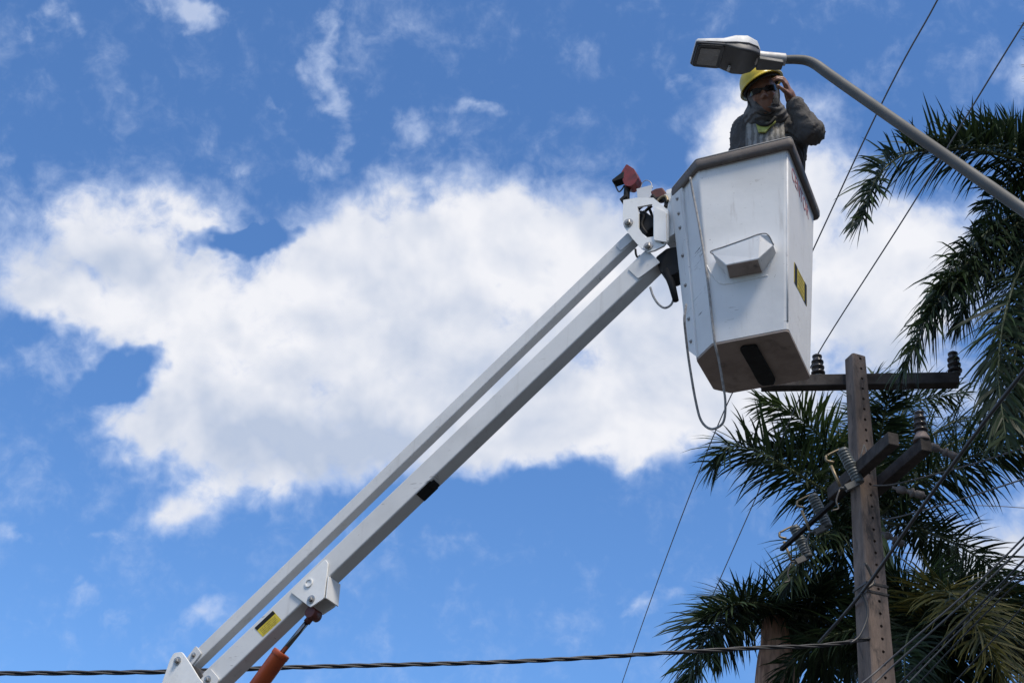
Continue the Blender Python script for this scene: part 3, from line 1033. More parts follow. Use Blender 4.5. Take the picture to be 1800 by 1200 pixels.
b.build('arm_clamp', M['clamp'], lamp, 0.003)
b = MB()
b.prism(rounded([lpt(x, y, -0.026) for x, y in ((0.005, -0.026), (0.13, -0.04), (0.13, 0.04), (0.005, 0.026))], 0.008), -LZ * 0.022)
b.build('clamp_block', M['lampgrey'], lamp, 0.004)


def lsec(x, hw, zb, zt, r):
    """rounded-box cross section of the lamp body"""
    c = [(-hw, zb), (hw, zb), (hw, zt), (-hw, zt)]
    pp = rounded([Vector((a, q, 0)) for a, q in c], [r[0], r[0], r[1], r[1]], 4)
    return [lpt(x, p.x, p.y) for p in pp]


b = MB()
lo_r = (0.012, 0.002)
b.loft([lsec(x, hw, zb, 0.004, lo_r) for x, hw, zb in ((0.125, 0.05, -0.02), (0.15, 0.07, -0.036), (0.19, 0.085, -0.042), (0.24, 0.088, -0.038), (0.28, 0.084, -0.022), (0.30, 0.082, -0.012), (LL - 0.012, 0.080, -0.008), (LL, 0.074, -0.002))], smooth=False)
lb_ = b.build('lamp_underside', M['lampgrey'], lamp, auto=50)
b = MB()
up_r = (0.002, 0.022)
b.loft([lsec(x, hw, 0.0045, zt, (0.001, rr_)) for x, hw, zt, rr_ in ((0.122, 0.045, 0.03, .012), (0.14, 0.072, 0.052, .02), (0.19, 0.092, 0.064, .024), (0.25, 0.093, 0.058, .022), (0.31, 0.086, 0.036, .014), (0.38, 0.084, 0.028, .01), (LL - 0.008, 0.080, 0.024, .009), (LL + 0.002, 0.074, 0.016, .006))], smooth=False)
lt = b.build('lamp_cover', M['lampwhite'], lamp, auto=60)
b = MB()
b.prism(rounded([lpt(x, y, -0.0085) for x, y in ((0.302, -0.078), (LL - 0.004, -0.074), (LL - 0.004, 0.074), (0.302, 0.078))], 0.02), -LZ * 0.008)
bz = b.build('lens_bezel', M['lampblack'], lamp, 0.003)
b = MB()
b.prism(rounded([lpt(x, y, -0.0167) for x, y in ((0.323, -0.056), (LL - 0.024, -0.054), (LL - 0.024, 0.054), (0.323, 0.056))], 0.008), -LZ * 0.003)
b.build('lens', M['lens'], bz)
b = MB()
b.bar(lpt(0.262, -0.064, -0.038), lpt(0.262, -0.028, -0.043), LX, 0.012, 0.012)
b.build('latch', M['clamp'], lb_, 0.002)

# ------------------------------------------------------------------ utility pole
PT = at(1503, 628, 13.0)
PB = at(1541, 1190, Y=PT.y)
PB = Vector((PB.x, PB.y, PB.z))
lean = (PB - PT) / (PB.z - PT.z)
pole_foot = PT + lean * (0 - PT.z)


def pole_c(z):
    return PT + lean * (z - PT.z)


pole = thing('utility_pole', pole_foot, 'weathered concrete utility pole with a row of bolt holes and two levels of crossarms', 'utility pole')
PSI = math.radians(17)
PX = Vector((math.cos(PSI), math.sin(PSI), 0))              # along the holed face
PY = Vector((math.sin(PSI), -math.cos(PSI), 0))             # out of the holed face


def pole_w(z):
    k = PT.z - z
    return 0.146 + 0.024 * min(k, 4) + 0.010 * max(k - 4, 0)


def pole_mesh():
    b = MB()
    zs = [PT.z - 0.055 - 0.112 * i for i in range(0, 43)]
    edges = [PT.z] + [(zs[i] + zs[i + 1]) / 2 for i in range(len(zs) - 1)]
    hr = 0.0145
    for i in range(len(edges) - 1):
        zt, zb, zc = edges[i], edges[i + 1], zs[i]
        c = pole_c(zc)
        if i == 0:
            zt = PT.z - 0.012

        def fp(x, z):
            w = pole_w(z)
            return pole_c(z) + PX * (x * (w / 2 - 0.012)) + PY * (w / 2)
        rect = [fp(-1, zt), fp(0, zt), fp(1, zt), fp(1, zc), fp(1, zb), fp(0, zb), fp(-1, zb), fp(-1, zc)]
        cc = pole_c(zc) + PX * 0.01 + PY * (pole_w(zc) / 2)
        angs = [135, 90, 45, 0, -45, -90, -135, 180]
        hole = [cc + PX * hr * math.cos(math.radians(a)) + Vector((0, 0, 1)) * hr * math.sin(math.radians(a)) for a in angs]
        deep = [p - PY * 0.06 for p in hole]
        vs_ = rect + hole + deep
        fs_ = [(k, (k + 1) % 8, 8 + (k + 1) % 8, 8 + k) for k in range(8)] + [(8 + k, 8 + (k + 1) % 8, 16 + (k + 1) % 8, 16 + k) for k in range(8)] + [tuple(range(16, 24))]
        b.add(vs_, fs_)
    # the other sides, with chamfered corners, and the lower shaft
    zl = edges[-1]

    def ring(z, full, shrink=0.0):
        w = pole_w(z) / 2 - shrink
        ch = 0.012
        q = [(w - ch, w), (w, w - ch), (w, -w + ch), (w - ch, -w), (-w + ch, -w), (-w, -w + ch), (-w, w - ch), (-w + ch, w)]
        return [pole_c(z) + PX * x + PY * y for x, y in q]
    rs = [ring(z, True) for z in [PT.z - 0.012] + edges[1:]]
    for r1, r2 in zip(rs[:-1], rs[1:]):
        b.add(r1 + r2, [(k, k + 1, 8 + k + 1, 8 + k) for k in range(7)])
    b.loft([ring(zl, True), ring(2.0, True), ring(0.0, True)], cap=True)
    t1, t2 = ring(PT.z - 0.012, True), ring(PT.z + 0.004, True, 0.018)
    b.loft([t1, t2], cap=True)
    return b


pole_mesh().build('pole_shaft', M['concrete'], pole)
# top crossarm, bolted behind the shaft
zA = PT.z - 0.27
a0, a1 = at(1338, 674, z=zA), at(1689, 668, z=zA)
aoff = -PY * (pole_w(zA) / 2 + 0.062)
adirv = (a1 - a0).normalized()
ca = pole_c(zA) + aoff
sh_ = (ca - a0) - adirv * (ca - a0).dot(adirv) + Vector((0, 0, 0.07))
a0, a1 = a0 + sh_, a1 + sh_
b = MB()
b.bar(a0, a1, Vector((0, 0, 1)), 0.125, 0.11)
arm1 = b.build('crossarm', M['arm'], pole, 0.008)


def pin_insulator(o, s=1.0):
    """(porcelain, foot) builders standing at o"""
    z = Vector((0, 0, 1))
    p = MB()
    prof = [(0.030, 0.0)]
    h = 0.0
    for i in range(3):
        prof += [(0.066 - 0.004 * i, h + 0.004), (0.068 - 0.004 * i, h + 0.020), (0.044, h + 0.040), (0.036, h + 0.062)]
        h += 0.062
    prof += [(0.046, h + 0.004), (0.048, h + 0.022), (0.03, h + 0.036)]
    p.lathe(o + z * 0.03 * s, z, [(r * s, q * s) for r, q in prof], 18)
    f = MB()
    f.lathe(o, z, [(0.05 * s, 0), (0.05 * s, 0.012 * s), (0.018 * s, 0.014 * s), (0.018 * s, 0.04 * s)], 14)
    return p, f


topA = Vector((0, 0, 0.0625))
ins_tops = []
for px_ in (1341, 1438, 1679):
    q = at(px_, 655, plane=(a0, Vector((adirv.y, -adirv.x, 0))))
    o_ = a0 + adirv * (q - a0).dot(adirv) + topA
    p, f = pin_insulator(o_, 1.0)
    io = p.build('pin_insulator', M['porcelain'], pole)
    f.build('insulator_pin', M['galv'], io)
    ins_tops.append(o_ + Vector((0, 0, 0.25)))
# lower pair of crossarms, pointing from the viewer's side to the back
zB = at(1527, 850, Y=PT.y).z
n1, n2, fr = at(1608, 777, z=zB), at(1549, 766, z=zB), at(1385, 975, z=zB)
bd = (fr - n1).normalized()
bx_ = Vector((bd.y, -bd.x, 0))
cB = pole_c(zB)
for nn in (n1, n2):
    q = cB + bx_ * (math.copysign(pole_w(zB) / 2 + 0.06, (nn - cB).dot(bx_)))
    s0 = q + bd * (nn - q).dot(bd)
    b = MB()
    b.bar(s0, s0 + bd * 1.12, Vector((0, 0, 1)), 0.12, 0.10)
    b.build('crossarm', M['arm'], pole, 0.008)
    if nn is n1:
        o_ = s0 + bd * 0.06 + Vector((0, 0, 0.06))
        b = MB()
        b.lathe(o_, Vector((0, 0, 1)), [(0.075, 0), (0.07, 0.03), (0.05, 0.075), (0.045, 0.09)], 14)
        foot = b.build('insulator_foot', M['pink_base'], pole)
        p, f = pin_insulator(o_ + Vector((0, 0, 0.07)), 0.92)
        p.build('pin_insulator', M['porcelain'], pole)
    ARM_B = s0
# thin dark steel arm carrying the cutouts behind the pole
b = MB()
e0_ = cB - bx_ * math.copysign(pole_w(zB) / 2 + 0.03, (n1 - cB).dot(bx_)) + bd * 0.02 - Vector((0, 0, 0.05))
b.bar(e0_, e0_ + bd * 1.42, Vector((0, 0, 1)), 0.04, 0.04)
b.build('steel_arm', M['black'], pole, 0.004)
# fuse cutouts along the lower pair, hung out to the left
Yc = PT.y - 0.25
q = lambda x, y: at(x, y, Y=Yc)
cut0 = q(1495, 820)


def cutout_parts():
    out = []
    t_, u_ = q(1480, 789), q(1511, 849)
    ax = (u_ - t_)
    L = ax.length
    prof = [(0.040, 0.0), (0.046, 0.01)]
    for i in range(11):
        h0 = 0.02 + i * (L - 0.05) / 11
        st_ = (L - 0.05) / 11
        r_ = 0.054 if i < 5 else 0.058 if i == 5 else 0.051
        prof += [(r_, h0 + 0.002), (r_, h0 + st_ * 0.55), (r_ - 0.006, h0 + st_ * 0.7), (r_ - 0.006, h0 + st_ * 0.95)]
    prof += [(0.046, L - 0.02), (0.046, L)]
    b = MB()
    b.lathe(t_, ax, prof, 18)
    out.append(('porcelain_body', b, 'grey_porcelain'))
    b = MB()
    b.tube(spline([q(*p) for p in ((1486, 786), (1470, 792), (1452, 801))], 4), 0.010, 8)
    b.tube(spline([q(*p) for p in ((1452, 801), (1453, 809), (1466, 812))], 4), 0.012, 8)
    out.append(('contact_arm', b, 'brass'))
    b = MB()
    b.tube([q(1461, 818), q(1477, 855)], [0.014, 0.012], 10)
    out.append(('fuse_tube', b, 'brass'))
    b = MB()
    b.bar(q(1486, 858), q(1508, 848), Vector((0, -1, 0)), 0.05, 0.055)
    b.tube([q(1476, 857), q(1490, 858)], 0.012, 8)
    out.append(('hinge_bracket', b, 'galv'))
    b = MB()
    b.tube(spline([q(*p) for p in ((1476, 860), (1470, 880), (1474, 893), (1462, 897))], 4), 0.008, 8)
    out.append(('lead', b, 'darksteel'))
    return out


cparts = cutout_parts()
for k, (x, y, Y_) in enumerate(((1495, 820, Yc), (1441, 899, PT.y + 0.75), (1408, 953, PT.y + 1.55))):
    dv = at(x, y, Y=Y_) - cut0
    head = None
    for nm, mb2, mt in cparts:
        c = MB()
        c.v, c.f, c.sm = [p + dv for p in mb2.v], mb2.f, mb2.sm
        o = c.build('fuse_cutout' if head is None else nm, M[mt], pole if head is None else head)
        head = head or o
# dead-end insulators on the right of the pole
for (x0, y0, x1, y1, Y_) in ((1626, 779, 1688, 806, PT.y - 0.5), (1568, 856, 1628, 872, PT.y - 0.35), (1550, 935, 1590, 958, PT.y + 0.3)):
    A, B = at(x0, y0, Y=Y_), at(x1, y1, Y=Y_ - 0.05)
    L = (B - A).length
    b = MB()
    b.lathe(A, B - A, [(0.012, 0), (0.014, L * .12), (0.034, L * .16), (0.037, L * .36), (0.020, L * .40), (0.020, L * .52), (0.042, L * .55), (0.042, L * .62), (0.022, L * .66), (0.034, L * .70), (0.036, L * .92), (0.012, L * .95), (0.012, L)], 14)
    b.build('strain_insulator', M['pale_porcelain'], pole)
# small steel fittings
b = MB()
tri = [at(x, y, plane=(PT + PY * 0.13, PY)) for x, y in ((1519, 781), (1528, 810), (1510, 812))]
b.tube(tri + [tri[0]], 0.006, 6)
b.build('steel_hanger', M['galv'], pole)
for z_ in (at(1541, 1050, Y=PT.y).z, at(1535, 1035, Y=PT.y).z):
    b = MB()
    w = pole_w(z_) / 2 + 0.004
    c = pole_c(z_)
    ring_ = [c + PX * sx * w + PY * sy * w for sx, sy in ((1, 1), (1, -1), (-1, -1), (-1, 1))]
    for i in range(4):
        b.bar(ring_[i], ring_[(i + 1) % 4], Vector((0, 0, 1)), 0.02, 0.006, 0.003)
    b.build('steel_band', M['darksteel'], pole)
b = MB()
b.tube(spline([at(x, y, plane=(PT + PY * 0.16, PY)) for x, y in ((1521, 988), (1533, 1012), (1535, 1025), (1524, 1033))], 5), 0.014, 8)
b.build('cable_hook', M['darksteel'], pole)
b = MB()
b.tube(spline([at(x, y, plane=(PT + PY * 0.16, PY)) for x, y in ((1513, 1040), (1520, 1052), (1525, 1072), (1523, 1090), (1510, 1118), (1495, 1130))], 5), 0.012, 8)
b.build('cable_tail', M['cable'], pole)

# ------------------------------------------------------------------ overhead wires


def wire(pts, r, m, name, label, cat='wire', group=None, n=7, seg=8):
    b = MB()
    b.tube(spline(pts, seg), r, n)
    return tag(b.build(name, m), label, cat, group)


t1_, t2_ = ins_tops[0], ins_tops[1]
zW = t1_.z
w1pts = [at(1755, -210, z=zW - .05), at(1648, 0, z=zW - .02), at(1541, 200, z=zW - .01), t1_ + Vector((0, 0, 0)), at(1285, 695, z=zW - .02), at(1182, 950, z=zW - .12), at(1095, 1195, z=zW - .3), at(1040, 1370, z=zW - .5)]
w2pts = [at(1960, -200, z=zW - .05), at(1797, 45, z=zW - .03), at(1600, 366, z=zW - .01), t2_, at(1400, 712, z=zW - .02), at(1315, 905, z=zW - .12), at(1185, 1200, z=zW - .3), at(1110, 1370, z=zW - .5)]
wire(w1pts, 0.0062, M['wire'], 'power_line', 'bare grey power line passing behind the bucket to the arm end', 'power line', 'bare conductors on the top crossarm')
wire(w2pts, 0.0062, M['wire'], 'power_line', 'bare grey power line tied on the insulator just right of the bucket', 'power line', 'bare conductors on the top crossarm')
# small splice sleeves on the lines
# twisted service bundle to the left
cz = at(1528, 1122, Y=PT.y - 0.12)
cpts = [at(-160, 1186, Y=9.3), at(0, 1183, Y=9.35), at(290, 1180, Y=9.5), at(520, 1172, Y=9.65), at(900, 1162, Y=9.9), at(1170, 1147, Y=10.15), at(1330, 1138, Y=10.35), at(1440, 1134, Y=10.5), cz]
bun = thing('service_bundle', cpts[-1], 'twisted black service cable crossing low behind the boom to the pole', 'cable')
axis = spline(cpts, 26)
for k in range(3):
    b = MB()
    pp, acc = [], 0.0
    for i, p in enumerate(axis):
        if i:
            acc += (p - axis[i - 1]).length
        t = (axis[min(i + 1, len(axis) - 1)] - axis[max(i - 1, 0)]).normalized()
        x, y, _ = frame_of(t)
        a = 2 * math.pi * (acc / 0.66 + k / 3)
        pp.append(p + (x * math.cos(a) + y * math.sin(a)) * 0.0098)
    b.tube(pp, 0.0085, 7)
    b.build('strand', M['cable'], bun)
# thick black cable rising to the right
z1 = at(1516, 1040, Y=PT.y - 0.2).z
wire([at(1440, 1128, z=z1 - .05), at(1516, 1040, Y=PT.y - 0.22), at(1622, 889, z=z1 + .05), at(1715, 762, z=z1 + .08), at(1800, 652, z=z1 + .1), at(1920, 500, z=z1 + .1)], 0.0145, M['cable'], 'service_cable', 'thick black cable rising from the pole across the palm to the right', 'cable')
zS = at(1565, 1160, Y=PT.y - 0.25).z
svc = [((1460, 1244, .3), (1528, 1190, .36), (1572, 1152, .45), (1722, 1021, 1.2), (1800, 944, 1.7), (1900, 846, 2.4)), ((1466, 1260, .3), (1532, 1204, .36), (1574, 1166, .45), (1728, 1028, 1.2), (1800, 956, 1.7), (1900, 856, 2.4)),
       ((1520, 1262, .4), (1600, 1183, .6), (1738, 1047, 1.3), (1800, 984, 1.8), (1900, 884, 2.4)), ((1540, 1258, .5), (1640, 1155, .8), (1745, 1050, 1.3), (1800, 999, 1.7), (1900, 906, 2.3)), ((1570, 1250, .5), (1660, 1152, .9), (1752, 1058, 1.3), (1800, 1014, 1.6), (1900, 926, 2.2)), ((1640, 1240, .8), (1730, 1141, 1.2), (1790, 1074, 1.5), (1800, 1063, 1.55), (1900, 955, 2.2))]
names = ['topmost black service wire at the right edge, crossing the pole face', 'second black service wire from the top at the right edge, crossing the pole', 'thick lone service wire in the middle of the right-edge wires', 'fourth thin service wire from the top at the right edge', 'fifth thin service wire from the top at the right edge', 'lowest service wire, just entering at the right edge above the palm']
for i, (pl_, lb2) in enumerate(zip(svc, names)):
    wire([at(x, y, Y=PT.y - k) for x, y, k in pl_], (0.008, 0.008, 0.009, 0.006, 0.006, 0.005)[i], M['greycable'] if i in (0, 1, 3) else M['cable'], 'service_wire', lb2, 'wire', 'service wires running off to the right')
wire([at(1480, 965, Y=24), at(1612, 972, Y=24), at(1760, 978, Y=24), at(1900, 985, Y=24)], 0.009, M['greycable'], 'far_wire', 'lower thin level wire far behind the palms at right', 'wire', 'thin far wires')
wire([at(1600, 884, Y=26), at(1750, 889, Y=26), at(1800, 892, Y=26), at(1900, 896, Y=26)], 0.009, M['greycable'], 'far_wire', 'upper thin level wire far behind the palms at right', 'wire', 'thin far wires')
wire([at(1535, 853, Y=PT.y - .2), at(1570, 851, Y=PT.y - .3), at(1640, 834, Y=PT.y - .5), at(1720, 812, Y=PT.y - .8), at(1880, 760, Y=PT.y - 1.4)], 0.007, M['greycable'], 'jumper_wire', 'thin wire leaving the pole beside the lower crossarms, near its cutouts', 'wire')
wire([at(1552, 913, Y=PT.y - .1), at(1580, 908, Y=PT.y - .2), at(1612, 899, Y=PT.y - .4), at(1680, 880, Y=PT.y - .8), at(1880, 815, Y=PT.y - 2)], 0.007, M['greycable'], 'jumper_wire', 'thin wire leaving the pole below the lower crossarms', 'wire')

# ------------------------------------------------------------------ palms


def frond(root, pts, L, n, droop, seed, m, tone=0.4, dry=0.0, lift=(-35, 45), name='frond', rr0=0.022, wid=0.0122, start=0.0):
    """one feather leaf: a midrib curve with leaflets on both sides; a child of the palm"""
    rng = random.Random(seed)
    ax = spline(pts, 10)
    rb = MB()
    rb.tube(ax, [lerp(rr0, 0.004, i / (len(ax) - 1)) for i in range(len(ax))], 6)
    mid = rb.build(name, M['rachis'], root)
    A = np.array([tuple(p) for p in ax])
    seg = np.linalg.norm(np.diff(A, axis=0), axis=1)
    cum = np.concatenate([[0], np.cumsum(seg)])
    rn = np.random.RandomState(seed)
    n2 = 2 * n
    t = start + (1 - start) * (0.03 + 0.97 * (np.repeat(np.arange(n), 2) + rn.rand(n2) * 0.7) / n)
    t = np.minimum(t, 0.998)
    sd = np.tile([-1.0, 1.0], n)
    p = np.stack([np.interp(t * cum[-1], cum, A[:, k]) for k in range(3)], 1)
    q2 = np.stack([np.interp(np.minimum(t + 0.02, 1) * cum[-1], cum, A[:, k]) for k in range(3)], 1)
    q1 = np.stack([np.interp((t - 0.02) * cum[-1], cum, A[:, k]) for k in range(3)], 1)
    nrm = lambda v: v / np.maximum(np.linalg.norm(v, axis=1, keepdims=True), 1e-6)
    T = nrm(q2 - q1)
    Z = np.array([0, 0, 1.0])
    S = np.cross(T, Z) + np.array([1e-3, 0, 0])
    S = nrm(S)
    Nn = np.cross(S, T)
    prof = np.maximum(0.30, np.sin(np.pi * np.minimum(1, 0.14 + 0.74 * t)) ** 0.7)
    ang = np.radians(80 + (34 - 80) * t ** 1.4 + rn.randn(n2) * 10)
    li = np.radians(lift[0] + (lift[1] - lift[0]) * rn.rand(n2))
    cl, sn = np.cos(li)[:, None], np.sin(li)[:, None]
    side_v = S * sd[:, None] * cl + Nn * sn
    d = T * np.cos(ang)[:, None] + side_v * np.sin(ang)[:, None]
    ln = (L * prof * (0.75 + 0.4 * rn.rand(n2)))[:, None]
    w = (wid * (0.75 + 0.5 * rn.rand(n2)))[:, None]
    flat = nrm(np.cross(d, Nn * cl - S * sd[:, None] * sn))
    flat = nrm(flat + Nn * (rn.rand(n2)[:, None] - 0.5) * 1.1)
    dr = (droop * (0.5 + rn.rand(n2)))[:, None]
    V = np.zeros((n2, 9, 3))
    q = p.copy()
    for k, ww in enumerate((0.4, 1.0, 0.95, 0.6, 0.0)):
        if k:
            d = nrm(d - Z * dr * 0.125 * k)
            q = q + d * (ln / 4)
        if k < 4:
            V[:, 2 * k], V[:, 2 * k + 1] = q - flat * w * ww, q + flat * w * ww
        else:
            V[:, 8] = q
    base = np.array(tuple(ROOT_LOC[root.name]))
    F4 = np.array([(0, 1, 3, 2), (2, 3, 5, 4), (4, 5, 7, 6)])
    off = (np.arange(n2) * 9)
    faces = (off[:, None, None] + F4[None]).reshape(-1, 4).tolist() + (off[:, None] + np.array([6, 7, 8])[None]).tolist()
    me = bpy.data.meshes.new('leaflets')
    me.from_pydata((V.reshape(-1, 3) - base).tolist(), [], faces)
    me.polygons.foreach_set('use_smooth', [True] * len(faces))
    tn = np.clip(tone + rn.randn(n2) * 0.28, 0, 1)
    dy = np.clip(dry * 1.2 * rn.rand(n2) * (1.25 - 0.5 * t), 0, 1)
    for nm, arr in (('leaf_tone', np.repeat(tn, 9)), ('leaf_dry', np.repeat(dy, 9))):
        at_ = me.attributes.new(nm, 'FLOAT', 'POINT')
        at_.data.foreach_set('value', arr.astype(np.float32))
    me.materials.append(m)
    o = bpy.data.objects.new('leaflets', me)
    COL.objects.link(o)
    o.parent = mid
    o['kind'] = 'stuff'
    return mid


def wild_frond(c, az, el, length, bend, k=6):
    """midrib of a free-growing frond leaving the crown at c"""
    p, pts = Vector(c), [Vector(c)]
    e = el
    for i in range(k):
        e -= bend * (0.5 + i / k)
        d_ = Vector((math.sin(az) * math.cos(e), math.cos(az) * math.cos(e), math.sin(e)))
        p = p + d_ * (length / k)
        pts.append(Vector(p))
    return pts


def palm(name, crown, label, r0, r1, sheath, authored, wild, m, L=0.5, seed=1, foot=None, shaft_len=0.9, wild_m=None):
    foot = foot or Vector((crown.x, crown.y, 0))
    foot = Vector((foot.x, foot.y, 0))
    root = thing(name, foot, label, 'palm tree', 'palm trees behind the pole')
    b = MB()
    top = crown - Vector((0, 0, shaft_len))
    rng = random.Random(seed)
    pts, rs = [], []
    for i in range(25):
        t = i / 24
        pts.append(foot.lerp(top, t) + Vector((rng.gauss(0, .004), rng.gauss(0, .004), 0)))
        rs.append(lerp(r0, r1, t) * (1.02 if i % 2 else 0.985))
    b.tube(pts, rs, 18)
    b.build('trunk', M['trunk'], root)
    b = MB()
    ns = 26
    rings_ = []
    for i in range(9):
        t = i / 8
        c = top.lerp(crown, t) - Vector((0, 0, 0.03 * (1 - t)))
        r_ = lerp(r1 * 1.12, r1 * 0.62, t ** 1.4) * (1.0 + 0.16 * math.sin(math.pi * min(1, t * 1.4)))
        ring_ = []
        for k in range(ns):
            a = 2 * math.pi * k / ns
            rr_ = r_ * (1 + (0.05 * math.sin(k * 2.4 + i * 0.5) + rng.gauss(0, 0.02)))
            ring_.append(c + Vector((math.cos(a) * rr_, math.sin(a) * rr_, 0)))
        rings_.append(ring_)
    b.loft(rings_, smooth=True)
    b.build('leaf_sheath', M[sheath], root)
    sd = seed * 100
    for fr_ in authored:
        sd += 1
        kw = dict(L=L, n=78, droop=0.55, tone=0.4, m=m, lift=(-40, 50))
        kw.update(fr_[1])
        kw['n'] = int(kw['n'] * 2.0)
        kw['L'] *= 1.12
        frond(root, fr_[0], kw['L'], kw['n'], kw['droop'], sd, kw['m'], kw['tone'], kw.get('dry', 0.0), kw['lift'])
    for (az, el, ln, bend) in wild:
        sd += 1
        frond(root, wild_frond(crown, math.radians(az), math.radians(el), ln, math.radians(bend)), L, 125, 0.6, sd, wild_m or m, 0.35, 0.0, (-40, 50), start=0.12)
    return root


def P_(Ys, *pxs):
    """pixel polyline with distances Ys"""
    return [at(x, y, Y=Y_) for (x, y), Y_ in zip(pxs, Ys)]


# tall palm standing out of frame at the right, its fronds reaching in
c1_ = at(1885, 335, Y=9.9)
palm('palm_tree', c1_, 'tallest palm, crown beyond the right edge, long dark fronds arching in over the lamp arm', 0.22, 0.15, 'shaft',
     [(P_((9.9, 9.75, 9.6, 9.5, 9.45, 9.4), (1885, 335), (1790, 282), (1690, 262), (1600, 268), (1543, 310), (1516, 385)), dict(L=0.50, n=100, droop=0.42, lift=(-30, 60))),
      (P_((9.9, 9.8, 9.8, 9.8, 9.8), (1885, 345), (1780, 400), (1700, 462), (1640, 545), (1590, 648)), dict(L=0.56, n=100, droop=0.8)),
      (P_((9.9, 9.85, 9.85, 9.85), (1885, 342), (1770, 385), (1690, 455), (1630, 560)), dict(L=0.50, n=84, droop=0.8)),
      (P_((9.9, 9.6, 9.4, 9.35, 9.3), (1885, 350), (1810, 440), (1770, 540), (1755, 650), (1768, 770)), dict(L=0.52, n=100, droop=0.7)),
      (P_((9.9, 10.2, 10.5, 10.6), (1885, 345), (1840, 470), (1800, 580), (1790, 720)), dict(L=0.45, n=70, droop=0.6)),
      (P_((9.9, 9.9, 9.8, 9.7), (1885, 330), (1885, 200), (1868, 90), (1850, -20)), dict(L=0.42, n=60, droop=0.3, lift=(-30, 30))),
      (P_((9.9, 9.7, 9.6, 9.5), (1885, 330), (1800, 270), (1720, 256), (1640, 268)), dict(L=0.42, n=60, droop=0.2, lift=(20, 85))),
      (P_((9.9, 9.8, 9.7, 9.6), (1885, 345), (1815, 420), (1740, 470), (1655, 500)), dict(L=0.46, n=64, droop=0.7)),
      (P_((9.9, 9.7, 9.5, 9.4), (1885, 350), (1835, 470), (1790, 600), (1775, 740)), dict(L=0.50, n=70, droop=0.7)),
      (P_((9.9, 9.9, 10.0, 10.1), (1885, 338), (1840, 300), (1760, 330), (1720, 420)), dict(L=0.42, n=60, droop=0.6)),
      (P_((9.9, 10.1, 10.3, 10.4), (1885, 340), (1800, 395), (1720, 470), (1680, 580)), dict(L=0.46, n=70, droop=0.7)),
      (P_((9.9, 9.6, 9.5, 9.4), (1885, 345), (1850, 430), (1815, 560), (1812, 720)), dict(L=0.46, n=70, droop=0.7)),
      (P_((9.9, 10.0, 10.1, 10.2), (1885, 332), (1830, 262), (1740, 240), (1660, 262)), dict(L=0.40, n=56, droop=0.5, lift=(-10, 70)))],
     [(60, 40, 2.6, 14), (110, 30, 2.6, 14), (150, 55, 2.6, 14), (15, 45, 2.6, 14), (190, 60, 2.4, 14), (85, -5, 2.4, 10)], M['leaf'], seed=11)
# palm whose crown is right behind the pole
c2_ = at(1535, 915, Y=13.2)
palm('palm_tree', c2_, 'palm directly behind the utility pole, fronds spreading to both sides of it', 0.22, 0.16, 'shaft',
     [(P_((13.2, 13.0, 12.8, 12.7, 12.6, 12.6), (1535, 910), (1460, 868), (1390, 825), (1330, 793), (1285, 785), (1255, 815)), dict(L=0.60, n=84, droop=0.5, lift=(-40, 60))),
      (P_((13.2, 13.2, 13.1, 13.0, 13.0), (1530, 900), (1485, 820), (1440, 765), (1390, 725), (1340, 708)), dict(L=0.50, n=80, droop=0.35, tone=0.8, m=M['leaf_green'], dry=0.2)),
      (P_((13.2, 13.5, 13.7, 13.8), (1540, 900), (1560, 790), (1600, 712), (1690, 690)), dict(L=0.55, n=76, droop=0.5)),
      (P_((13.2, 12.9, 12.6, 12.4, 12.3), (1545, 905), (1620, 845), (1700, 805), (1770, 785), (1850, 790)), dict(L=0.62, n=90, droop=0.7, lift=(-55, 50))),
      (P_((13.2, 13.4, 13.5, 13.5), (1545, 905), (1640, 800), (1730, 760), (1840, 740)), dict(L=0.55, n=80, droop=0.5, tone=0.5)),
      (P_((13.2, 13.6, 13.9, 14.0), (1530, 900), (1500, 800), (1510, 720), (1540, 660)), dict(L=0.50, n=70, droop=0.5)),
      (P_((13.2, 13.0, 12.9, 12.8), (1530, 915), (1470, 930), (1420, 960), (1390, 1020)), dict(L=0.5, n=70, droop=0.6)),
      (P_((13.2, 13.3, 13.3, 13.3), (1535, 905), (1470, 850), (1400, 800), (1345, 790)), dict(L=0.60, n=76, droop=0.6)),
      (P_((13.2, 13.6, 13.8, 13.9), (1545, 900), (1600, 800), (1680, 740), (1770, 730)), dict(L=0.55, n=70, droop=0.5)),
      (P_((13.2, 13.4, 13.5), (1530, 915), (1480, 960), (1450, 1040)), dict(L=0.45, n=60, droop=0.5, tone=0.9, m=M['leaf_green'], dry=0.2))],
     [(0, 55, 2.0, 13), (40, 40, 2.4, 13), (180, 75, 1.6, 12), (75, 10, 2.2, 12)], M['leaf'], L=0.55, seed=12)
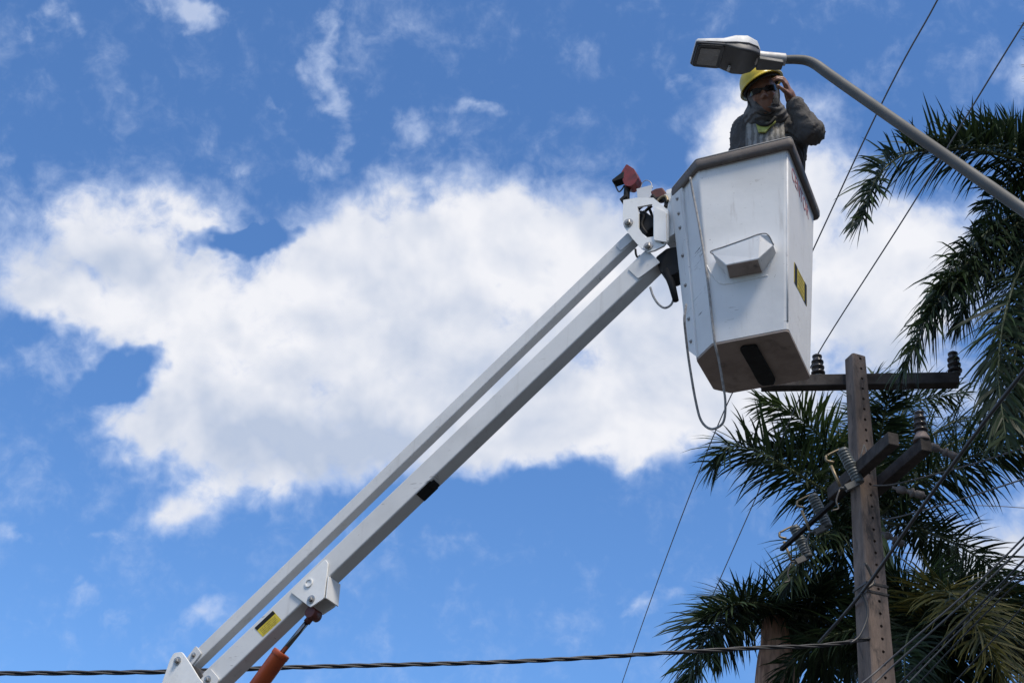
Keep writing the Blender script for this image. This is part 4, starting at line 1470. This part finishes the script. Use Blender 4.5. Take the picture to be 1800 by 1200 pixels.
# shorter palm at the bottom with a brown fibrous trunk top
c3_ = at(1362, 1088, Y=13.9)
palm('palm_tree', c3_, 'short palm left of the pole with a shaggy brown trunk top', 0.24, 0.20, 'fibre',
     [(P_((13.9, 13.7, 13.5, 13.4, 13.4), (1365, 1085), (1310, 1058), (1265, 1080), (1235, 1130), (1205, 1210)), dict(L=0.55, n=84, droop=0.5, lift=(-45, 60))),
      (P_((13.9, 13.6, 13.4, 13.3), (1368, 1082), (1390, 1055), (1440, 1050), (1500, 1075)), dict(L=0.60, n=70, droop=0.35, lift=(-10, 75))),
      (P_((13.9, 13.5, 13.2, 13.1), (1365, 1085), (1345, 1062), (1290, 1062), (1240, 1085)), dict(L=0.52, n=70, droop=0.25, lift=(-20, 60), tone=0.6)),
      (P_((13.9, 13.7, 13.6, 13.6), (1368, 1085), (1420, 1080), (1470, 1110), (1500, 1180)), dict(L=0.52, n=76, droop=0.55)),
      (P_((13.9, 14.2, 14.4, 14.5), (1368, 1085), (1410, 1100), (1440, 1150), (1450, 1230)), dict(L=0.5, n=70, droop=0.5)),
      (P_((13.9, 14.3, 14.5), (1360, 1085), (1290, 1090), (1255, 1150)), dict(L=0.5, n=60, droop=0.5))],
     [(20, 45, 1.3, 14), (60, 30, 1.8, 14), (90, 45, 1.7, 14)], M['leaf'], L=0.5, seed=13, shaft_len=1.1)
# palm at the lower right with an ageing yellowish frond
c4_ = at(1625, 1105, Y=12.6)
palm('palm_tree', c4_, 'low palm at the lower right with one yellowing frond', 0.22, 0.16, 'shaft',
     [(P_((12.6, 12.3, 12.0, 11.8, 11.7), (1625, 1100), (1650, 1040), (1690, 1060), (1735, 1130), (1775, 1240)), dict(L=0.62, n=92, droop=0.5, m=M['leaf_dry'], dry=1.0, tone=0.7, lift=(-20, 50))),
      (P_((12.6, 12.8, 12.9, 13.0), (1625, 1100), (1680, 1030), (1745, 1050), (1830, 1110)), dict(L=0.55, n=84, droop=0.5, lift=(-30, 60))),
      (P_((12.6, 12.7, 12.7), (1622, 1100), (1590, 1040), (1560, 1010)), dict(L=0.5, n=60, droop=0.4)),
      (P_((12.6, 12.9, 13.1), (1625, 1100), (1620, 1030), (1660, 1000)), dict(L=0.42, n=60, droop=0.5, tone=0.8, m=M['leaf_green'])),
      (P_((12.6, 12.4, 12.3, 12.3), (1625, 1105), (1670, 1090), (1720, 1140), (1750, 1230)), dict(L=0.55, n=84, droop=0.6)),
      (P_((12.6, 12.3, 12.1, 12.0), (1622, 1105), (1600, 1110), (1590, 1160), (1595, 1240)), dict(L=0.5, n=76, droop=0.6)),
      (P_((12.6, 12.5, 12.5), (1625, 1105), (1660, 1130), (1675, 1230)), dict(L=0.55, n=76, droop=0.6)),
      (P_((12.6, 12.9, 13.0, 13.1), (1625, 1105), (1720, 1080), (1790, 1120), (1850, 1200)), dict(L=0.55, n=80, droop=0.6, m=M['leaf_dry'], dry=0.3)),
      (P_((12.6, 13.0, 13.2), (1620, 1105), (1560, 1090), (1520, 1150)), dict(L=0.5, n=64, droop=0.5))],
     [(20, 40, 2.0, 13), (60, 30, 2.1, 13), (340, 40, 2.0, 13), (95, 15, 2.0, 13), (300, 20, 1.8, 14)], M['leaf'], L=0.52, seed=14)

# ------------------------------------------------------------------ the worker


def surface_net(fn, lo, hi, h):
    """mesh of the zero level of a distance field (naive surface nets)"""
    nx, ny, nz = [int(math.ceil((hi[i] - lo[i]) / h)) + 1 for i in range(3)]
    X, Y, Z = np.meshgrid(np.arange(nx), np.arange(ny), np.arange(nz), indexing='ij')
    Pn = np.stack([lo[0] + X * h, lo[1] + Y * h, lo[2] + Z * h], -1).astype(np.float32)
    D = fn(Pn)
    ins = D < 0
    corner = [(i, j, k) for i in (0, 1) for j in (0, 1) for k in (0, 1)]
    sl_ = lambda A, c: A[c[0]:A.shape[0] - 1 + c[0], c[1]:A.shape[1] - 1 + c[1], c[2]:A.shape[2] - 1 + c[2]]
    cnt = sum(sl_(ins, c).astype(np.int8) for c in corner)
    act = (cnt > 0) & (cnt < 8)
    ids = -np.ones(act.shape, int)
    idx = np.argwhere(act)
    ids[act] = np.arange(len(idx))
    acc, num = np.zeros((len(idx), 3)), np.zeros((len(idx), 1))
    for a in corner:
        for ax_ in range(3):
            if a[ax_]:
                continue
            c = list(a)
            c[ax_] = 1
            da = D[idx[:, 0] + a[0], idx[:, 1] + a[1], idx[:, 2] + a[2]]
            db = D[idx[:, 0] + c[0], idx[:, 1] + c[1], idx[:, 2] + c[2]]
            cr = (da < 0) != (db < 0)
            t = np.where(cr, da / np.where(cr, da - db, 1), 0)
            pt = np.array(a, float)[None] + t[:, None] * (np.array(c) - np.array(a))[None]
            acc += np.where(cr[:, None], pt, 0)
            num += cr[:, None]
    V = np.array(lo)[None] + (idx + acc / np.maximum(num, 1)) * h
    F = []
    for ax_ in range(3):
        o1, o2 = [(1, 2), (2, 0), (0, 1)][ax_]
        s0 = [slice(1, -1)] * 3
        s0[ax_] = slice(0, -1)
        s1 = list(s0)
        s1[ax_] = slice(1, None)
        A, B = ins[tuple(s0)], ins[tuple(s1)]
        e = np.argwhere(A != B)
        if not len(e):
            continue
        flip = A[e[:, 0], e[:, 1], e[:, 2]]
        off = np.ones(3, int)
        off[ax_] = 0
        e = e + off
        u1, u2 = np.zeros(3, int), np.zeros(3, int)
        u1[o1], u2[o2] = 1, 1
        g_ = lambda q: ids[q[:, 0], q[:, 1], q[:, 2]]
        quad = np.stack([g_(e - u1 - u2), g_(e - u2), g_(e), g_(e - u1)], 1)
        quad[~flip] = quad[~flip][:, ::-1]
        F.append(quad[(quad >= 0).all(1)])
    return V, np.concatenate(F)


def v3(p):
    return np.array(tuple(p), np.float32)


def cone(P, a, b, ra, rb):
    a, b = v3(a), v3(b)
    ab = b - a
    t = np.clip(((P - a) @ ab) / (ab @ ab), 0, 1)
    return np.linalg.norm(P - a - t[..., None] * ab, axis=-1) - (ra + (rb - ra) * t)


def ell(P, c, R, ax_):
    q = (P - v3(c))
    l = np.stack([(q @ v3(ax_[i])) / R[i] for i in range(3)], -1)
    k0 = np.linalg.norm(l, axis=-1)
    return (k0 - 1) * min(R)


def su(a, b, k):
    h = np.clip(0.5 + 0.5 * (b - a) / k, 0, 1)
    return b + (a - b) * h - k * h * (1 - h)


def sdf_object(name, fn, lo, hi, h, mats, parent, pick=None, smooth_it=1):
    V, F = surface_net(fn, lo, hi, h)
    base = np.array(tuple(ROOT_LOC[parent.name]))
    me = bpy.data.meshes.new(name)
    me.from_pydata((V - base).tolist(), [], F.tolist())
    for m in mats:
        me.materials.append(m)
    if pick is not None:
        cen = V[F].mean(1)
        me.polygons.foreach_set('material_index', pick(cen).astype(np.int32))
    me.polygons.foreach_set('use_smooth', [True] * len(me.polygons))
    o = bpy.data.objects.new(name, me)
    COL.objects.link(o)
    o.parent = parent
    ROOT_LOC[o.name] = Vector(base)
    return o


M['skin'] = mat('brown skin', (0.23, 0.115, 0.075), 0.5, col2=(0.18, 0.085, 0.055), scale=30, bump=0.1, bscale=120)
M['lips'] = mat('lips', (0.16, 0.06, 0.05), 0.5)
M['jacket'] = mat('charcoal work jacket', (0.055, 0.050, 0.047), 0.85, col2=(0.085, 0.078, 0.073), scale=9, bump=0.5, bscale=70)
M['trousers'] = mat('dark work trousers', (0.03, 0.032, 0.038), 0.9, bump=0.3)
M['boots'] = mat('black boots', (0.015, 0.014, 0.013), 0.5)
M['gaiter'] = mat('grey neck gaiter', (0.145, 0.14, 0.14), 0.9, col2=(0.075, 0.073, 0.073), scale=22, lo=0.42, hi=0.6, bump=0.4, bscale=60)
M['hat'] = mat('yellow hard hat', (0.62, 0.44, 0.015), 0.32, col2=(0.52, 0.37, 0.015), scale=12, grime=(0.28, 0.20, 0.03), gscale=20, glo=0.6, ghi=0.85)
M['glass_dark'] = mat('dark safety glasses', (0.012, 0.011, 0.012), 0.12)
M['hiviz'] = mat('yellow green tape', (0.42, 0.46, 0.10), 0.6, col2=(0.30, 0.30, 0.10), scale=60)
M['strap'] = mat('black webbing', (0.025, 0.024, 0.024), 0.8)


def striped_mat():
    m = bpy.data.materials.new('grey striped vest')
    m.use_nodes = True
    N = NT(m.node_tree)
    bs = m.node_tree.nodes['Principled BSDF']
    co = N.n('ShaderNodeTexCoord').outputs['Object']
    wv = N.n('ShaderNodeTexWave', wave_type='BANDS', bands_direction='X')
    N.put(wv.inputs['Vector'], co)
    wv.inputs['Scale'].default_value = 11.0
    wv.inputs['Distortion'].default_value = 2.5
    wv.inputs['Detail'].default_value = 3
    wv.inputs['Detail Scale'].default_value = 3
    c = N.mix(N.step(wv.outputs['Fac'], 0.25, 0.7), (0.15, 0.145, 0.135), (0.29, 0.28, 0.265))
    N.put(bs.inputs['Base Color'], c)
    bs.inputs['Roughness'].default_value = 0.85
    bp = N.n('ShaderNodeBump')
    bp.inputs['Strength'].default_value = 0.6
    bp.inputs['Distance'].default_value = 0.01
    N.put(bp.inputs['Height'], N.noise(co, 40, 4, 0.6).outputs['Fac'])
    N.put(bs.inputs['Normal'], bp.outputs[0])
    return m


M['vest'] = striped_mat()

HD = 7.30
HC = at(1341, 167, HD)
to_cam = (EYE - HC).normalized()
HF = (to_cam * 0.96 + UP * 0.16 + RT * 0.02).normalized()             # where the face points
HU = (UP * math.cos(math.radians(13)) - RT * math.sin(math.radians(13)))
HU = (HU - HF * HU.dot(HF)).normalized()
HR = HU.cross(HF).normalized()
if HR.dot(RT) < 0:
    HR = -HR


def hp(x, y, z):
    """point in the head's frame: right as seen, up, forward"""
    return HC + HR * x + HU * y + HF * z


floor_c = BN - BUP * (BH - 0.035) + BA * (TA + W0 / 2) + BB * (TB + D0 / 2)
CH = at(1352, 243, 7.38)                     # chest
NK = at(1346, 205, 7.36)                     # base of the neck
SL, SR = at(1396, 226, 7.36), at(1315, 231, 7.42)      # shoulders: raised arm, lowered arm
EL, WL = at(1426, 232, 7.12), at(1391, 175, 7.19)      # elbow and wrist of the raised arm
HL = at(1382, 150, 7.17)                     # raised hand
ER, WR = at(1299, 292, 7.38), at(1322, 335, 7.18)
PV = Vector((floor_c.x, floor_c.y, floor_c.z + 0.86))
PV = lerp(PV, Vector((CH.x, CH.y, PV.z)), 0.35)
sdx = (SL - SR).normalized()
fwd = (to_cam - sdx * to_cam.dot(sdx))
fwd = Vector((fwd.x, fwd.y, 0)).normalized()
HipL, HipR = PV + sdx * 0.085, PV - sdx * 0.085
FtL, FtR = floor_c - BA * 0.10 + BB * 0.0, floor_c + BA * 0.08 - BB * 0.0
KnL, KnR = lerp(HipL, FtL, 0.48) + fwd * 0.03, lerp(HipR, FtR, 0.48) + fwd * 0.03
spine = lerp(PV, CH, 0.5)
taxes = (sdx, (CH - PV).normalized().cross(sdx).normalized(), (CH - PV).normalized())
person = thing('person', (floor_c.x, floor_c.y, floor_c.z), 'worker in yellow hard hat and charcoal jacket standing in the bucket with one arm raised', 'person')

# hand: palm, four fingers curled round the hat brim, thumb
hx = (HL - WL).normalized()                               # along the hand
hn = (-to_cam * 0.2 - RT * 0.9 + UP * 0.1)
hn = (hn - hx * hn.dot(hx)).normalized()                  # palm faces the hat
hy = hx.cross(hn).normalized()                            # across the knuckles
if hy.dot(to_cam) < 0:
    hy = -hy
palm_c = WL + hx * 0.055
fingers = []
for k, (off, ln) in enumerate(((0.034, 0.068), (0.012, 0.078), (-0.011, 0.074), (-0.033, 0.058))):
    p0_ = WL + hx * 0.09 + hy * off
    p1_ = p0_ + hx * ln * 0.42 + hn * ln * 0.10
    p2_ = p1_ + (hx * 0.45 + hn * 0.75).normalized() * ln * 0.36
    p3_ = p2_ + (hx * -0.1 + hn * 0.9).normalized() * ln * 0.30
    fingers.append((p0_, p1_, p2_, p3_))
th0 = WL + hx * 0.035 + hy * 0.036
th1 = th0 + hx * 0.034 + hy * 0.026 + hn * 0.012
th2 = th1 + hx * 0.034 + hn * 0.020 + hy * 0.004


def body_sdf(P):
    d = ell(P, hp(0, 0.035, -0.012), (0.076, 0.100, 0.094), (HR, HU, HF))
    d = su(d, ell(P, hp(0, -0.050, 0.024), (0.056, 0.068, 0.066), (HR, HU, HF)), 0.03)
    d = su(d, cone(P, hp(0, -0.088, 0.058), hp(0, -0.080, 0.062), 0.020, 0.022), 0.02)          # chin
    d = su(d, cone(P, hp(-0.038, -0.016, 0.060), hp(-0.030, -0.012, 0.066), 0.020, 0.018), 0.02)   # cheeks
    d = su(d, cone(P, hp(0.038, -0.016, 0.060), hp(0.030, -0.012, 0.066), 0.020, 0.018), 0.02)
    d = su(d, cone(P, hp(-0.034, 0.034, 0.068), hp(0.034, 0.034, 0.068), 0.013, 0.013), 0.015)     # brow
    for s_ in (-1, 1):
        d = -su(-d, cone(P, hp(0.031 * s_, 0.013, 0.096), hp(0.027 * s_, 0.013, 0.096), 0.013, 0.013), 0.012)   # sockets
        d = su(d, ell(P, hp(0.030 * s_, 0.011, 0.070), (0.014, 0.011, 0.012), (HR, HU, HF)), 0.004)              # eyes
        d = su(d, ell(P, hp(0.079 * s_, 0.004, -0.01), (0.010, 0.030, 0.019), (HR, HU, HF)), 0.008)              # ears
    d = su(d, cone(P, hp(0, 0.018, 0.082), hp(0, -0.020, 0.104), 0.008, 0.012), 0.010)             # nose
    d = su(d, cone(P, hp(-0.011, -0.024, 0.092), hp(0.011, -0.024, 0.092), 0.009, 0.009), 0.008)
    d = su(d, cone(P, hp(-0.017, -0.050, 0.080), hp(0.017, -0.050, 0.080), 0.0075, 0.0075), 0.008)   # lips
    d = su(d, cone(P, hp(-0.014, -0.061, 0.078), hp(0.014, -0.061, 0.078), 0.0075, 0.0075), 0.006)
    d = su(d, cone(P, hp(0, -0.04, -0.02), NK, 0.055, 0.060), 0.03)
    tor = ell(P, lerp(CH, PV, 0.22), (0.165, 0.105, 0.22), taxes)
    tor = su(tor, ell(P, PV, (0.150, 0.105, 0.14), taxes), 0.10)
    tor = su(tor, cone(P, SL, SR, 0.062, 0.062), 0.06)
    d = su(d, tor, 0.03)
    for a, b_, c in ((SL, EL, WL), (SR, ER, WR)):
        d = su(d, cone(P, a, b_, 0.055, 0.044), 0.03)
        d = su(d, cone(P, b_, c, 0.043, 0.028), 0.02)
    for a, b_, c in ((HipL, KnL, FtL), (HipR, KnR, FtR)):
        d = su(d, cone(P, a, b_, 0.080, 0.056), 0.04)
        d = su(d, cone(P, b_, c + BUP * 0.06, 0.055, 0.038), 0.02)
        d = su(d, cone(P, c + BUP * 0.035 - fwd * 0.04, c + BUP * 0.03 + fwd * 0.10, 0.034, 0.030), 0.02)
    hand = cone(P, WL, WL + hx * 0.03, 0.027, 0.028)
    for off in (0.030, 0.010, -0.010, -0.030):
        hand = su(hand, cone(P, WL + hx * 0.02 + hy * off * 0.6, WL + hx * 0.09 + hy * off, 0.016, 0.0125), 0.012)
    for fp_ in fingers:
        for i in range(3):
            hand = np.minimum(hand, cone(P, fp_[i], fp_[i + 1], 0.0105 - 0.0012 * i, 0.0098 - 0.0012 * i))
    hand = su(hand, cone(P, th0, th1, 0.0145, 0.0115), 0.010)
    hand = su(hand, cone(P, th1, th2, 0.0115, 0.0090), 0.004)
    d = su(d, hand, 0.010)
    # lowered hand, resting inside the bucket
    hv = (WR - ER).normalized()
    h2 = cone(P, WR, WR + hv * 0.06, 0.028, 0.030)
    for k in range(4):
        o_ = sdx * (0.03 - 0.02 * k)
        h2 = np.minimum(h2, cone(P, WR + hv * 0.07 + o_, WR + hv * 0.14 + o_ * 1.1, 0.0105, 0.0085))
    h2 = su(h2, cone(P, WR + hv * 0.02 + sdx * 0.03, WR + hv * 0.07 + sdx * 0.06, 0.013, 0.010), 0.01)
    return su(d, h2, 0.01)


allp = [SL, SR, EL, WL, HL, ER, WR, PV, FtL, FtR, hp(0, 0.15, 0), CH, HC]
lo_b = [min(p[i] for p in allp) - 0.16 for i in range(3)]
hi_b = [max(p[i] for p in allp) + 0.16 for i in range(3)]
lo_b[2] = floor_c.z - 0.02
# fine grid for head, shoulders and hands; the hidden legs share the same continuous mesh
body = sdf_object('body', body_sdf, lo_b, hi_b, 0.0075, [M['skin']], person)


def wrinkle(P, k=1.0):
    return 0.004 * k * np.sin(P[..., 2] * 95 + 14 * np.sin(P[..., 0] * 17) + 9 * np.sin(P[..., 1] * 23)) + 0.0025 * k * np.sin(P[..., 0] * 70 - P[..., 2] * 60 + 6 * np.sin(P[..., 1] * 40))


def jacket_sdf(P):
    tor = ell(P, lerp(CH, PV, 0.22), (0.172, 0.130, 0.24), taxes)
    tor = su(tor, ell(P, lerp(PV, CH, 0.10), (0.185, 0.135, 0.16), taxes), 0.10)
    tor = su(tor, cone(P, SL, SR, 0.078, 0.078), 0.07)
    tor = su(tor, cone(P, SL - Vector((0, 0, 0.02)), lerp(SL, PV, 0.6) + sdx * 0.09, 0.075, 0.07), 0.06)      # loose side
    d = tor
    for a, b_, c, cu in ((SL, EL, WL, 0.80), (SR, ER, WR, 0.95)):
        d = su(d, cone(P, a, b_, 0.076, 0.066), 0.035)
        d = su(d, cone(P, b_, lerp(b_, c, cu), 0.066, 0.046), 0.025)
        e_ = lerp(b_, c, cu)
        d = su(d, cone(P, lerp(b_, e_, 0.86), e_, 0.049, 0.048), 0.008)
    d = d + wrinkle(P)
    nk = cone(P, NK - Vector((0, 0, 0.02)), hp(0, -0.02, 0), 0.060, 0.085)
    return np.maximum(d, -nk)


jk = sdf_object('jacket', jacket_sdf, [lo_b[0], lo_b[1], PV.z - 0.18], hi_b, 0.009, [M['jacket']], person)


def vest_sdf(P):
    tor = ell(P, lerp(CH, PV, 0.22) + fwd * 0.012, (0.165, 0.138, 0.236), taxes)
    tor = su(tor, cone(P, lerp(SL, SR, 0.22), lerp(SL, SR, 0.78), 0.088, 0.088), 0.06)
    d = tor + wrinkle(P, 0.7)
    q = P - v3(CH)
    lat = q @ v3(sdx)
    d = np.maximum(d, np.abs(lat + 0.004) - 0.112)
    d = np.maximum(d, -((q @ v3(fwd)) + 0.02))
    nk = cone(P, NK + fwd * 0.05 - Vector((0, 0, 0.015)), NK + fwd * 0.09 + Vector((0, 0, 0.10)), 0.055, 0.10)
    return np.maximum(d, -nk)


sdf_object('vest', vest_sdf, [lo_b[0], lo_b[1], PV.z - 0.1], hi_b, 0.008, [M['vest']], person)


def trouser_sdf(P):
    d = ell(P, PV, (0.17, 0.125, 0.15), taxes)
    for a, b_, c in ((HipL, KnL, FtL), (HipR, KnR, FtR)):
        d = su(d, cone(P, a, b_, 0.098, 0.076), 0.04)
        d = su(d, cone(P, b_, c + BUP * 0.09, 0.074, 0.062), 0.02)
    return d + wrinkle(P, 0.8)


sdf_object('trousers', trouser_sdf, lo_b, [hi_b[0], hi_b[1], PV.z + 0.16], 0.013, [M['trousers']], person)
for c in (FtL, FtR):
    def boot(P, c=c):
        d = cone(P, c + BUP * 0.045 - fwd * 0.05, c + BUP * 0.040 + fwd * 0.11, 0.046, 0.040)
        d = su(d, cone(P, c + BUP * 0.05 - fwd * 0.03, c + BUP * 0.16 - fwd * 0.02, 0.050, 0.054), 0.03)
        return np.maximum(d, -((P - v3(c)) @ v3(BUP)))
    sdf_object('boot', boot, [c.x - .2, c.y - .2, c.z - .03], [c.x + .2, c.y + .2, c.z + .25], 0.012, [M['boots']], person)


def gaiter_sdf(P):
    d = ell(P, hp(0, -0.050, 0.020), (0.064, 0.076, 0.074), (HR, HU, HF))
    d = su(d, ell(P, hp(0, 0.0, -0.02), (0.088, 0.085, 0.095), (HR, HU, HF)), 0.03)
    d = su(d, cone(P, hp(0, -0.06, -0.015), NK + fwd * 0.015, 0.070, 0.084), 0.03)
    d = su(d, cone(P, NK + fwd * 0.02 - sdx * 0.05 - Vector((0, 0, .02)), NK + fwd * 0.02 + sdx * 0.05 - Vector((0, 0, .02)), 0.070, 0.070), 0.03)
    q = P - v3(HC)
    y, z, x = q @ v3(HU), q @ v3(HF), q @ v3(HR)
    # opening for mouth, nose and eyes
    face = np.sqrt((x / 0.054) ** 2 + ((y - 0.022) / 0.104) ** 2) - 1.0
    face = np.maximum(face * 0.05, -(z - 0.02))
    d = np.maximum(d, -face)
    d = np.maximum(d, y - 0.045)
    fold = 0.0035 * np.sin((q @ v3(HU)) * 190 + 5 * np.sin((q @ v3(HR)) * 30)) * (y < -0.08)
    return d + fold


sdf_object('neck_gaiter', gaiter_sdf, [HC.x - .2, HC.y - .2, HC.z - .27], [HC.x + .2, HC.y + .2, HC.z + .12], 0.006, [M['gaiter']], person)

# hard hat, tilted a little further than the head
ha = math.radians(-14)
TU = (HU * math.cos(ha) + HR * math.sin(ha)).normalized()
TR_ = (HR * math.cos(ha) - HU * math.sin(ha)).normalized()
tb = math.radians(12)
TF = (HF * math.cos(tb) + TU * math.sin(tb)).normalized()
TU = (TU * math.cos(tb) - HF * math.sin(tb)).normalized()
HO = hp(0.002, 0.060, -0.010)
b = MB()
nA, nB = 40, 12
rows = []


def brim(a):
    f = math.cos(a)                                        # 1 in front
    return 0.014 + 0.034 * max(0, f) ** 2.2


prof_h = [(0.10 * k) for k in range(0, 11)]
for i in range(nB + 1):
    e = math.pi / 2 * (1 - i / nB)
    rows.append([HO + TR_ * (0.112 * math.cos(e) * math.sin(a)) + TF * (0.137 * math.cos(e) * math.cos(a)) + TU * (0.112 * math.sin(e) + (0.004 if abs(math.sin(a)) < 0.22 else 0) * math.sin(e)) for a in [2 * math.pi * k / nA for k in range(nA)]])
rows[0] = [p + (TR_ * math.sin(2 * math.pi * k / nA) + TF * math.cos(2 * math.pi * k / nA)) * 0.0005 for k, p in enumerate(rows[0])]
bo, bi = [], []
for k in range(nA):
    a = 2 * math.pi * k / nA
    o_ = TR_ * math.sin(a) * (0.112 + brim(a)) + TF * math.cos(a) * (0.137 + brim(a))
    bo.append(HO + o_ - TU * (0.012 + 0.006 * max(0, math.cos(a))))
    bi.append(HO + o_ * 0.985 - TU * (0.017 + 0.006 * max(0, math.cos(a))))
inner_r = []
for i in (nB, nB - 3, nB - 6, nB - 9, nB - 11):
    e = math.pi / 2 * (1 - i / nB)
    inner_r.append([HO + TR_ * (0.106 * math.cos(e) * math.sin(a)) + TF * (0.131 * math.cos(e) * math.cos(a)) + TU * (0.106 * math.sin(e) - 0.004) for a in [2 * math.pi * k / nA for k in range(nA)]])
b.loft(rows + [bo, bi] + inner_r, cap=True, smooth=True)
hat = b.build('hard_hat', M['hat'], person)
b = MB()
b.tube([HO + TR_ * 0.099 * math.sin(a) + TF * 0.122 * math.cos(a) - TU * 0.012 for a in [2 * math.pi * k / 24 for k in range(25)]], 0.008, 6)
b.build('hat_band', M['strap'], hat)
b = MB()
b.tube(spline([hp(-0.086, 0.03, 0.0), hp(-0.078, -0.04, 0.02), hp(-0.045, -0.10, 0.045), hp(0.0, -0.118, 0.058), hp(0.045, -0.10, 0.045), hp(0.078, -0.04, 0.02), hp(0.088, 0.03, 0.0)], 6), 0.005, 6)
b.build('chin_strap', M['strap'], hat)
# wrap-round dark glasses
b = MB()
rg = []
for k in range(17):
    a = math.radians(-78 + 156 * k / 16)
    x, z = 0.074 * math.sin(a), 0.030 + 0.066 * math.cos(a)
    hgt = 0.0155 if abs(k - 8) > 1 else 0.009
    rg.append([hp(x, 0.014 + hgt, z), hp(x, 0.014 - hgt * 0.95, z * 0.99), hp(x * 0.96, 0.014 - hgt * 0.95, z * 0.99 - 0.004), hp(x * 0.96, 0.014 + hgt, z - 0.004)])
b.loft(rg, cap=True, smooth=False)
b.build('safety_glasses', M['glass_dark'], person)
# yellow-green tape and webbing on the vest
vb = lambda x, y, off=0.0: at(x, y, plane=(CH + fwd * (0.158 + off), fwd))
b = MB()
b.prism(rounded([vb(x, y) for x, y in ((1328, 215), (1336, 217), (1352, 215), (1362, 209), (1364, 214), (1354, 222), (1346, 232), (1333, 232))], 0.006, 2), -fwd * 0.012)
b.build('reflective_tape', M['hiviz'], person, 0.003)
b = MB()
b.tube(spline([vb(1326, 213, .004), vb(1338, 219, .006), vb(1352, 218, .006), vb(1363, 206, .004)], 5), 0.009, 8)
b.build('collar_webbing', M['strap'], person)
